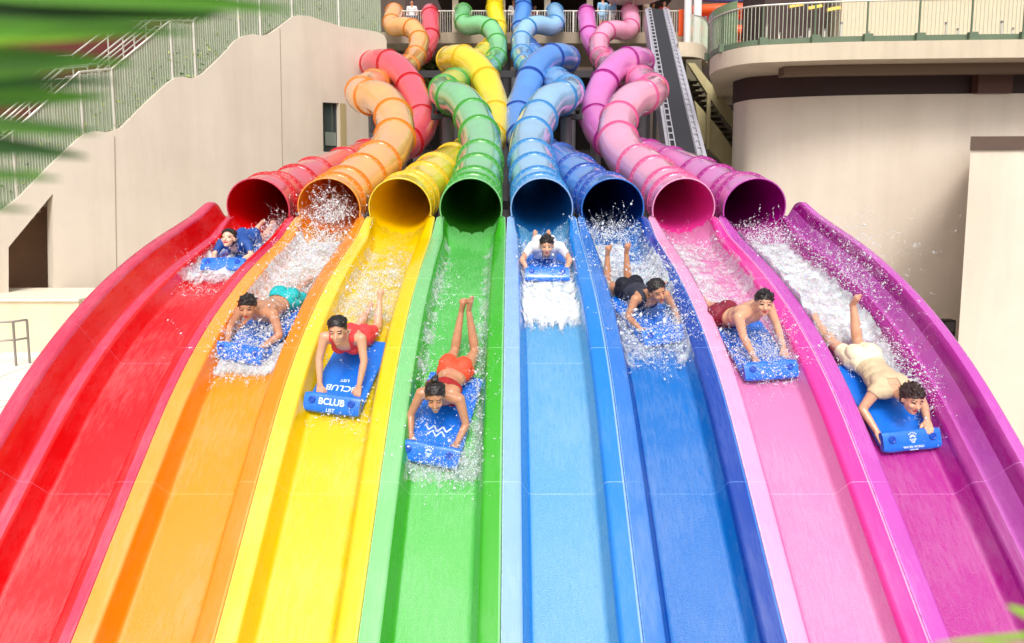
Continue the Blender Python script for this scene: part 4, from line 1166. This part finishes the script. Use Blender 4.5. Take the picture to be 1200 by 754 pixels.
RED = FAB('coral swimsuit', (226,62,66)); ORN = FAB('orange red bikini', (246,78,44)); DRED = FAB('dark red bikini', (170,30,34)); NAVY = FAB('dark navy swimsuit', (44,46,62))
WHT = FAB('white rash guard', (226,224,226)); BLUE = FAB('blue rash guard', (30,80,160)); AQUA = FAB('aqua shorts', (20,176,180)); MARN = FAB('maroon shorts', (130,24,48)); BEIGE = FAB('beige vest', (206,184,150)); PALEY = FAB('pale yellow shorts', (246,232,196))
raised = dict(pelvis=(0,.42,.17), hip=(.088,.47,.14), knee=(.10,.84,.06), belly=(0,.30,.23), chest=(0,.16,.36), neck=(0,.06,.50), head=(0,-.01,.625), shoulder=(.175,.08,.455), elbow=(.215,-.05,.29), wrist=(.185,-.22,.125))
CALM = 0
rider(0, 322, .02, 0, J(head=(0,-.17,.36), neck=(0,-.08,.28), chest=(0,.10,.20), shoulder=(.17,.0,.24), elbow=(.24,-.10,.12), wrist=(.17,-.28,.11)), dict(label='blue foam mat of the rider on the red slide, its front in white water'),
  dict(skin=SKIN[0], hair='tail', hairm=HAIR, female=True, clothes=both(top(BLUE,'rash_guard',-.3,.2,False,.25,True), briefs(BLUE)), label='woman peering over her mat above white water on the red slide', group=PG, head_pitch=28))
rider(1, 428, .0, -14, J(knee=(.11,.84,.05), ankle=(.09,1.12,.09), toe=(.08,1.25,.10), elbow=(.28,-.12,.15)), dict(label='blue foam mat under the man in aqua shorts, half hidden by spray'),
  dict(skin=SKIN[1], hair='short', hairm=HAIR, female=False, clothes=shorts(AQUA), label='tanned man with cropped hair and aqua shorts on the orange slide', group=PG, head_pitch=12, head_yaw=10))
rider(2, 492, .02, -4, J(**{**raised, 'knee':((-.07,.80,.06),(.13,.78,.06)), 'ankle':((-.03,1.05,.10),(.12,.98,.24)), 'toe':((-.02,1.18,.12),(.13,1.06,.36))}), dict(label='blue foam mat with white letters and a curled right edge on the yellow slide', text=('BCLUB','LIST')),
  dict(skin=SKIN[2], hair='long', hairm=HAIR, female=True, clothes=top(RED,'swimsuit_top',-.55,.21,True,.2), label='smiling woman in a coral swimsuit propped up on straight arms on the yellow slide', group=PG, smile=True, head_pitch=18, head_yaw=3), mat_yaw=-9, person_u=-.03)
rider(3, 547, -.06, -11, J(**{'elbow':(.255,-.12,.17), 'wrist':(.205,-.29,.10), 'shoulder':(.175,.0,.35), 'chest':(0,.11,.28), 'neck':(0,-.04,.39), 'head':(0,-.12,.495), 'knee':((-.10,.84,.09),(.10,.87,.09)), 'ankle':((-.07,1.02,.42),(.02,1.00,.46)), 'toe':((-.04,1.05,.59),(.04,1.02,.64))}), dict(label='blue foam mat with a white emblem on the green slide', emblem='plain', zig=True),
  dict(skin=SKIN[1], hair='bun', hairm=HAIR, female=True, clothes=both(top(DRED,'bikini_top',-.09,.05,False,.2), briefs(ORN,'bikini_bottom')), label='laughing woman with a hair bun and red bikini, feet up, on the green slide', group=PG, smile=True, head_pitch=15, head_yaw=8))
rider(4, 333, 0, 0, J(elbow=(.30,-.06,.15), wrist=(.25,-.24,.12), head=(0,-.17,.38), neck=(0,-.07,.32), chest=(0,.1,.24), ankle=(.10,1.16,.10), toe=(.09,1.3,.12), knee=(.11,.85,.06)), dict(label='blue foam mat pushing a sheet of white water down the light blue slide'),
  dict(skin=SKIN[2], hair='short', hairm=HAIR, female=False, clothes=both(top(WHT,'rash_guard',-.35,.2,False,.25,True), briefs(WHT)), label='black-haired man in a white top lying flat on the light blue slide', group=PG, head_pitch=-2))
rider(5, 408, .04, 16, J(elbow=(.27,-.07,.15), wrist=(.22,-.27,.12), knee=(.13,.82,.08), ankle=(.12,.88,.40), toe=(.12,.86,.56)), dict(label='blue foam mat behind churning spray on the deep blue slide'),
  dict(skin=SKIN[1], hair='tail', hairm=HAIR, female=True, clothes=both(top(NAVY,'swimsuit',-.42,.2,True,.2), briefs(NAVY,'swimsuit_bottom')), label='woman in a dark swimsuit looking aside on the deep blue slide', group=PG, head_pitch=6, head_yaw=12, head_roll=-8))
rider(6, 448, .0, 26, J(**{**raised, 'shoulder':(.195,.07,.43), 'head':(0,-.02,.60)}), dict(label='blue foam mat veiled in spray on the pink slide'),
  dict(skin=SKIN[2], hair='short', hairm=HAIR, female=False, clothes=shorts(MARN), label='bare-chested man with maroon shorts upright on straight arms on the pink slide', group=PG, head_pitch=20, head_yaw=-20), mat_yaw=6)
rider(7, 529, .0, 6, J(head=((0.03,-.20,.375)), neck=(.01,-.09,.30), chest=(0,.1,.23), shoulder=(.185,-.02,.27), elbow=((-.30,-.10,.15),(.27,-.12,.16)), wrist=((-.25,-.33,.10),(.20,-.30,.17)), ankle=((-.10,1.18,.10),(.10,.99,.42)), toe=((-.10,1.33,.12),(.10,.96,.58)), knee=((-.11,.86,.08),(.13,.82,.11))), dict(label='blue foam mat with a white emblem and lettering on the purple slide', emblem='words'),
  dict(skin=SKIN[2], hair='tuft', hairm=HAIRB, female=False, clothes=both(top(BEIGE,'vest',-.42,.2,False,.25), shorts(PALEY)), label='man in a beige vest and pale shorts with his head down on the purple slide', group=PG, head_pitch=22, head_yaw=4, head_roll=10))
# standing people on the start platform, facing the slides
def standing(x, Y, cl, sk, label, hair='short', fem=False, sc=1.2, z=None, yaw=0):
    J0 = dict(pelvis=(0,0,.95), belly=(0,0,1.12), chest=(0,0,1.32), neck=(0,0,1.48), head=(0,0,1.64), shoulder=(.185,0,1.42), elbow=(.24,.0,1.16), wrist=(.22,-.12,.95), hip=(.09,0,.9), knee=(.10,-.02,.5), ankle=(.10,0,.09), toe=(.11,-.17,.03), palm=((1,0,0),(-1,0,0)))
    Y += 2.2; q = AtY(x, 30, Y)
    p = make_person(J0, sk, hair, HAIR, fem, cl, label, 'people waiting on the start platform', voxel=.018, head_pitch=0, small=True)
    p.matrix_world = Matrix.Translation(Vector((q.x, Y, (z or zp)))) @ Matrix.Rotation(R(yaw), 4, 'Z') @ Matrix.Scale(sc, 4)
    return p
BLS = FAB('pale blue shirt', (140,190,226)); WSH = FAB('white shirt', (236,236,240)); RSH = FAB('red shirt', (206,52,40)); GSH = FAB('grey shorts', (70,76,96))
tee = lambda m: top(m, 'shirt', -.35, .2, False, .25, True)
standing(483, 40.4, both(tee(WSH), shorts(GSH)), SKIN[1], 'person in a white shirt between the orange and red tube tops')
standing(706, 39.6, both(tee(BLS), shorts(BLS)), SKIN[2], 'person in a pale blue shirt beside the purple tube top, on the left of two', yaw=10)
standing(716, 39.9, both(tee(BLS), shorts(WSH)), SKIN[2], 'person in a pale blue shirt nearer the pink tube top', yaw=-20)
standing(602, 40.3, both(tee(WSH), shorts(GSH)), SKIN[1], 'person in a white shirt between the yellow and blue tube tops')
standing(627, 41.5, both(tee(RSH), shorts(GSH)), SKIN[2], 'person in a red shirt behind the blue tube top')
standing(765, 41.0, both(tee(FAB('dark shirt', (54,42,62))), shorts(RSH)), SKIN[1], 'person in a dark shirt at the top of the conveyor')
standing(778, 40.6, both(tee(RSH), shorts(GSH)), SKIN[2], 'person in a red shirt at the top of the conveyor, right of another')

# ------------------------------------------------------------------ splashes
def foam_mat():
    m = bpy.data.materials.new('white water'); m.use_nodes = True; nt = m.node_tree; b = nt.nodes['Principled BSDF']
    b.inputs['Base Color'].default_value = (.78,.81,.84,1); b.inputs['Roughness'].default_value = .5; b.inputs['Subsurface Weight'].default_value = .4; b.inputs['Subsurface Scale'].default_value = .05
    at = nt.nodes.new('ShaderNodeAttribute'); at.attribute_name = 'dens'
    tc = nt.nodes.new('ShaderNodeTexCoord')
    n1 = nt.nodes.new('ShaderNodeTexNoise'); n1.inputs['Scale'].default_value = 16; n1.inputs['Detail'].default_value = 9; n1.inputs['Roughness'].default_value = .72
    mp = nt.nodes.new('ShaderNodeMapping'); mp.inputs['Scale'].default_value = (1, .55, .55); nt.links.new(tc.outputs['Object'], mp.inputs[0]); nt.links.new(mp.outputs[0], n1.inputs['Vector'])
    ad = nt.nodes.new('ShaderNodeMath'); ad.operation = 'ADD'; nt.links.new(n1.outputs[0], ad.inputs[0]); nt.links.new(at.outputs['Fac'], ad.inputs[1])
    mr = nt.nodes.new('ShaderNodeMapRange'); mr.inputs[1].default_value = .80; mr.inputs[2].default_value = 1.2; mr.inputs[4].default_value = .93; nt.links.new(ad.outputs[0], mr.inputs[0])
    nt.links.new(mr.outputs[0], b.inputs['Alpha'])
    bp = nt.nodes.new('ShaderNodeBump'); bp.inputs['Strength'].default_value = .8; bp.inputs['Distance'].default_value = .03
    nt.links.new(n1.outputs[0], bp.inputs['Height']); nt.links.new(bp.outputs[0], b.inputs['Normal'])
    return m
FOAM = foam_mat()
DROP = mat('water drops', (240,244,250), .1, spec=.8, alpha=.68)
def lane_surface(u, kk=None):
    au = abs(u)
    if au < .30: return 0
    if au < .36: return .04*(au-.30)/.06
    if au < .44: return .04+.2*(au-.36)/.08
    return .254
def foam_sheet(k, py0, py1, dens, uw=(-.44, .44), h0=.02, amp=.05, seed=0, label='', islands=None):
    """white water lying on the lane between two rows; dens(s, u) in 0..1"""
    n = len(prof); i0 = min(range(n), key=lambda i: abs(project(pframe(i)[0]-pframe(i)[2]*.25)[1]-py0)); i1 = min(range(n), key=lambda i: abs(project(pframe(i)[0]-pframe(i)[2]*.25)[1]-py1))
    if i0 > i1: i0, i1 = i1, i0
    ns = max(8, int((LEN[i1]-LEN[i0])/.02)); nu = 56
    vs = []; dn = []
    for a in range(ns+1):
        s = LEN[i0]+(LEN[i1]-LEN[i0])*a/ns; q = min(range(i0, i1+1), key=lambda i: abs(LEN[i]-s)); q2 = min(q+1, n-1)
        p, t, nn = pframe(q); p = p-t*(s-LEN[q])
        for b in range(nu+1):
            u = uw[0]+(uw[1]-uw[0])*b/nu; d_ = dens(a/ns, u)
            nz = noise.fractal(Vector((u*6+seed, s*5, seed*1.7)), .8, 2.1, 5)
            h = lane_surface(u)+h0*(.3+d_)+amp*.8*max(0, d_)*(.5+nz)
            v = p-nn*.25+nn*max(h, lane_surface(u)+.008); vs.append((XC[k]+u, v.y, v.z)); dn.append(max(0, min(1.2, d_)))
    fs = [(a*(nu+1)+b, a*(nu+1)+b+1, (a+1)*(nu+1)+b+1, (a+1)*(nu+1)+b) for a in range(ns) for b in range(nu)]
    me = bpy.data.meshes.new('white_water'); me.from_pydata(vs, [], fs); me.materials.append(FOAM)
    at = me.attributes.new('dens', 'FLOAT', 'POINT'); at.data.foreach_set('value', [d*.75 for d in dn])
    me.polygons.foreach_set('use_smooth', [True]*len(fs))
    o = link(bpy.data.objects.new('white_water', me)); tag(o, label, 'white water', kind='stuff'); return o
ICO = None
def drops(pts, sizes, stretch=None, label='', name='spray'):
    bm = bmesh.new(); bmesh.ops.create_icosphere(bm, subdivisions=1, radius=1); v0 = np.array([v.co[:] for v in bm.verts]); f0 = np.array([[v.index for v in f.verts] for f in bm.faces]); bm.free()
    P_ = np.array(pts); N = len(P_); S_ = np.array(sizes)[:, None, None]
    ax = rng.normal(size=(N, 1, 3)); ax /= np.linalg.norm(ax, axis=2, keepdims=True)
    st = rng.uniform(0, 1.2, (N, 1, 1))
    vv = v0[None]*S_; vv = vv+ax*(vv*ax).sum(2, keepdims=True)*st
    vv = (vv+P_[:, None, :]).reshape(-1, 3)
    ff = (f0[None]+np.arange(N)[:, None, None]*len(v0)).reshape(-1, 3)
    me = bpy.data.meshes.new(name); me.from_pydata(vv.tolist(), [], ff.tolist()); me.materials.append(DROP); me.polygons.foreach_set('use_smooth', [True]*len(ff))
    o = link(bpy.data.objects.new(name, me)); tag(o, label, 'spray', kind='stuff'); return o
def lane_local(k, py):
    o_, t, n = place_on_lane(k, py, 0); return o_, t, n
def spray(k, clusters, label, seed=1):
    """clusters: (row, u, height, count, (su, ss, sh), size)"""
    pts = []; sz = []
    r_ = np.random.default_rng(seed)
    for py, u, h, cnt, (su, ss, sh), size in clusters:
        cnt = int(cnt*2.1)
        o_, t, n = lane_local(k, py); x = Vector((1,0,0))
        # clumped: random walk filaments thrown out of the cluster
        nf = max(1, cnt//14)
        for _ in range(nf):
            c_ = [r_.normal(0, su), r_.normal(0, ss), abs(r_.normal(0, sh))]
            dv = r_.normal(0, .012, 3)
            for q in range(14):
                c_ = [c_[a]+dv[a]+r_.normal(0, .009) for a in range(3)]
                p = o_+x*(u+c_[0])+t*c_[1]+n*(h+abs(c_[2]))
                pts.append(tuple(p)); sz.append(size*.50*math.exp(r_.normal(-.35, .6)))
    return drops(pts, sz, label=label)
def sm(a, b, x): 
    t = max(0, min(1, (x-a)/(b-a))); return t*t*(3-2*t)
nz1 = lambda u, s, q: noise.noise(Vector((u*4, s*6, q)))
edge_ = lambda a: min(1, a*8, (1-a)*8)
# red: broad white blanket under the mat
foam_sheet(0, 283, 345, lambda a, u: (.74+.35*nz1(u*2,a*2,5)+.2*nz1(u*5,a*6,6))*(1-sm(.8, 1, a+.12*nz1(u*2,1,8)))*sm(-.46,-.36,u+.06*nz1(u,a,3)), (-.46,.40), .05, .07, 1, 'white water blanket below the mat on the red slide')
spray(0, [(300,.1,.05,1200,(.26,.2,.07),.008),(283,.34,.05,1300,(.12,.22,.10),.009),(262,.38,.12,500,(.06,.2,.12),.007),(325,-.1,.03,700,(.3,.22,.05),.007),(345,-.05,.02,400,(.3,.05,.03),.006)], 'spray around the rider on the red slide', 1)
# orange: water pouring out of the tube and behind the rider
foam_sheet(1, 255, 385, lambda a, u: .86*edge_(a)*(1-.25*a)+.14*nz1(u,a*3,1), (-.42,.42), .03, .06, 2, 'white water streaming out of the orange tube')
foam_sheet(1, 400, 448, lambda a, u: .85*edge_(a)*(1-sm(.75,1,a+.15*nz1(u,a,2))), (-.36,.36), .02, .05, 3, 'white water in front of the mat on the orange slide')
spray(1, [(262,0,.35,2600,(.22,.3,.2),.009),(300,.05,.15,1800,(.28,.4,.14),.009),(345,.15,.12,1600,(.22,.35,.14),.008),(400,.2,.12,1500,(.14,.2,.12),.008),(422,-.02,.06,2200,(.26,.10,.07),.008),(440,0,.03,700,(.25,.1,.04),.007),(395,-.25,.1,600,(.06,.2,.1),.007)], 'spray around the rider on the orange slide', 2)
# yellow
foam_sheet(2, 275, 400, lambda a, u: .66*edge_(a)*(.5+.6*a if a < .5 else .8)+.2*nz1(u,a*3,7), (-.40,.40), .015, .03, 4, 'white water behind the rider on the yellow slide')
spray(2, [(340,0,.06,700,(.25,.5,.06),.007),(375,.0,.12,900,(.16,.25,.12),.007),(495,.05,.02,260,(.26,.05,.02),.006),(470,.30,.02,200,(.03,.25,.02),.006),(380,.2,.06,300,(.1,.4,.05),.007)], 'spray around the rider on the yellow slide', 3)
# green: streaks along both side walls
foam_sheet(3, 282, 480, lambda a, u: .52*edge_(a)*(sm(.12,.34,abs(u)))+.20*nz1(u,a*4,9), (-.42,.42), .01, .03, 5, 'thin white streaks down both sides of the green slide')
foam_sheet(3, 470, 580, lambda a, u: .60*edge_(a)*max(sm(.2,.34,abs(u)), sm(.35,.7,a)*(1-sm(.85,1,a)))+.10*nz1(u,a*4,9), (-.40,.40), .012, .04, 6, 'white water thrown from the mat on the green slide')
spray(3, [(545,-.05,.05,1300,(.22,.09,.05),.006),(552,.18,.05,900,(.12,.07,.06),.007),(480,.30,.06,1200,(.05,.4,.06),.006),(400,.33,.05,800,(.04,.5,.05),.006),(440,-.33,.06,700,(.04,.5,.05),.006),(510,-.33,.04,500,(.03,.2,.05),.006),(350,-.25,.05,500,(.08,.5,.05),.006),(470,.0,.25,200,(.15,.2,.08),.005)], 'spray around the rider on the green slide', 4)
# light blue: clean white blanket
foam_sheet(4, 290, 398, lambda a, u: (.86+.24*nz1(u*1.5,a*1.6,5)+.20*nz1(u*5,a*6,6)+.2*sm(.5,.9,a))*(1-sm(.84,1,a+.08*nz1(u*3,1,5)+.05*nz1(u*9,2,5)))*min(1, a*6)*(1-sm(.34,.42,abs(u)+.04*nz1(u,a*6,2))), (-.42,.42), .02, .05, 7, 'thick white water sheet below the mat on the light blue slide')
spray(4, [(300,-.22,.08,500,(.1,.12,.08),.007),(300,.26,.08,500,(.08,.12,.08),.007),(330,0,.05,800,(.28,.1,.05),.008),(378,0,.02,900,(.28,.09,.02),.006)], 'spray around the rider on the light blue slide', 5)
# deep blue
foam_sheet(5, 282, 372, lambda a, u: .74*edge_(a)+.26*nz1(u,a*3,4)-(.25 if u > .1 and a < .4 else 0), (-.45,.45), .03, .08, 8, 'churning white water above the rider on the deep blue slide')
foam_sheet(5, 372, 440, lambda a, u: .60*edge_(a)*max(sm(.18,.3,abs(u)), 1-sm(.6,1,a))+.2*nz1(u,a*3,5), (-.42,.42), .03, .06, 9, 'white water around the mat on the deep blue slide')
spray(5, [(288,-.1,.12,1800,(.28,.22,.12),.009),(330,-.25,.1,1800,(.16,.3,.12),.008),(345,.32,.15,1600,(.10,.4,.16),.008),(405,.05,.06,2000,(.26,.10,.08),.008),(392,.35,.12,900,(.08,.2,.12),.007),(425,-.05,.03,700,(.24,.08,.03),.006),(385,-.32,.08,600,(.06,.2,.08),.007)], 'spray around the rider on the deep blue slide', 6)
# pink
foam_sheet(6, 280, 400, lambda a, u: .50*edge_(a)+.22*nz1(u,a*3,6)+.2*sm(.1,-.3,u), (-.44,.44), .02, .04, 10, 'thin white water out of the pink tube')
spray(6, [(300,-.1,.06,700,(.25,.4,.06),.007),(375,-.28,.08,1300,(.07,.3,.10),.007),(425,.0,.08,2600,(.24,.14,.09),.007),(445,.02,.03,900,(.24,.07,.04),.006),(410,.3,.1,900,(.07,.15,.10),.006)], 'spray around the rider on the pink slide', 7)
# purple
foam_sheet(7, 280, 430, lambda a, u: .85*edge_(a)*(1-sm(.28,.42,u-.1*a))+.2*nz1(u,a*4,8), (-.44,.40), .03, .07, 11, 'thick white water behind the rider on the purple slide')
foam_sheet(7, 400, 500, lambda a, u: .80*edge_(a)*sm(.12,.22,u)*(1-sm(.36,.42,u))+.12*nz1(u,a*3,9), (-.36,.43), .03, .07, 12, 'white water along the right of the rider on the purple slide')
spray(7, [(300,.0,.12,2400,(.25,.45,.16),.008),(360,.3,.35,2600,(.25,.55,.28),.006),(330,.7,.5,1100,(.35,.5,.35),.0045),(340,1.2,.7,300,(.5,.6,.4),.0035),(400,-.3,.1,900,(.06,.4,.1),.007),(440,.28,.15,1200,(.08,.3,.14),.007),(475,.34,.2,500,(.05,.15,.14),.006),(505,.32,.05,250,(.06,.15,.06),.005)], 'spray around the rider on the purple slide', 8)

def veil(k, r0, r1, d, seed, label, uw=(-.36,.36), h0=.14):
    foam_sheet(k, r0, r1, lambda a, u: (d+.22*nz1(u*1.4, a*2.2, seed)+.14*nz1(u*4, a*7, seed+3))*min(1, a*5, (1-a)*5)*(1-sm(uw[1]-.12, uw[1], abs(u))), uw, h0, .10, seed, label)
veil(1, 268, 372, .42, 21, 'thin veil of mist above the orange slide water')
veil(2, 292, 385, .36, 22, 'thin veil of mist above the yellow slide water')
veil(5, 286, 400, .36, 23, 'thin veil of mist above the deep blue slide water')
veil(6, 300, 420, .34, 24, 'thin veil of mist above the pink slide water')
veil(7, 288, 440, .40, 25, 'thin veil of mist above the purple slide water')
veil(3, 520, 585, .34, 26, 'thin veil of water in front of the green slide mat', h0=.05)
veil(4, 300, 384, .34, 27, 'thin veil of mist above the light blue slide foam', h0=.05)

# ------------------------------------------------------------------ near foliage
def palm_mat(name, c):
    m = mat(name, c, .45, var=.25, vscale=5, stretch=(1, 6, 6)); return m
PM = [palm_mat('palm leaf', (74,128,24)), palm_mat('palm leaf light', (128,176,44)), palm_mat('palm leaf dark', (34,80,14))]
def leaflet(a, b, wd, sag, name, m, par, tw=0.0):
    a = Vector(a); b = Vector(b); d_ = b-a; n = 26; vs = []
    side = UP.copy(); side = (side-d_.normalized()*side.dot(d_.normalized())).normalized(); nor = d_.normalized().cross(side)
    for i in range(n+1):
        t = i/n; p = a+d_*t-UP*sag*t*t*d_.length
        w_ = wd*(.35+.65*min(1, t*3))*(1-t**2.2)**.75+.0004
        an = tw+.5*t; s2 = side*math.cos(an)+nor*math.sin(an); n2 = nor*math.cos(an)-side*math.sin(an)
        vs += [p+s2*w_+n2*w_*.35, p, p-s2*w_+n2*w_*.35]
    fs = []
    for i in range(n):
        for c in (0, 1): fs.append((i*3+c, i*3+c+1, (i+1)*3+c+1, (i+1)*3+c))
    mb = MB(); mb.add(vs, fs); return mb.build(name, m, par, smooth=True, fix=False)
pf = empty('palm_frond', P(-140, 60, .8)); tag(pf, 'blurred green palm frond hanging in from the upper left, close to the camera', 'palm frond')
inv = Matrix.Translation(-pf.location)
base_l = pf.location.copy()
stem = [P(-140, -120, .80), P(-120, 20, .76), P(-110, 140, .74), P(-100, 300, .72)]
mb = MB(); mb.tube([p-base_l for p in catmull(stem, 8)], .008, 8); mb.build('stem', PM[0], pf, smooth=True)
LV = [(-6,(345,-14),14,0),(14,(262,6),15,2),(34,(246,34),13,0),(52,(150,52),12,1),(66,(214,30),10,1),(84,(152,64),13,0),(104,(138,76),12,2),(118,(120,92),9,1),(134,(112,118),13,0),(152,(104,148),12,0),(158,(112,170),8,2),(196,(98,196),8,0),(224,(52,206),7,0),(236,(30,246),5,0)]
LV = [(-8,(348,-4),17,0),(10,(268,4),17,2),(30,(250,10),14,0),(40,(232,26),13,0),(58,(205,24),12,1),(72,(160,66),13,0),(92,(150,60),12,0),(100,(140,86),10,2),(118,(128,104),15,0),(136,(118,146),15,0),(156,(106,176),13,2),(170,(80,172),10,0),(196,(74,202),10,0),(210,(50,196),8,1),(233,(40,240),8,0)]
for i, (y0, (x1, y1), wpx, mi_) in enumerate(LV):
    dd = .62+.02*(i % 3)
    a_ = P(-115, y0-(8 if i < 6 else -2), dd+.05); b_ = P(x1, y1, dd)
    leaflet(a_-base_l, b_-base_l, wpx/FP*dd, .03, 'leaflet', PM[mi_], pf, tw=.3*math.sin(i*2.3))
lf = empty('leafy_twig', P(1260, 760, .8)); tag(lf, 'out-of-focus green leaf tips poking in at the lower right corner', 'twig')
b0 = lf.location.copy()
for (x0, y0, x1, y1, w_) in ((1262,745,1180,707,9),(1270,742,1095,750,4),(1262,770,1150,752,6)):
    leaflet(P(x0,y0,.8)-b0, P(x1,y1,.76)-b0, w_/FP*.8, .02, 'leaf', PM[1], lf)
mb = MB(); mb.tube([P(1262,700,.8)-b0, P(1264,745,.8)-b0, P(1275,900,.85)-b0], .003, 6); mb.build('stem', PM[0], lf, smooth=True)
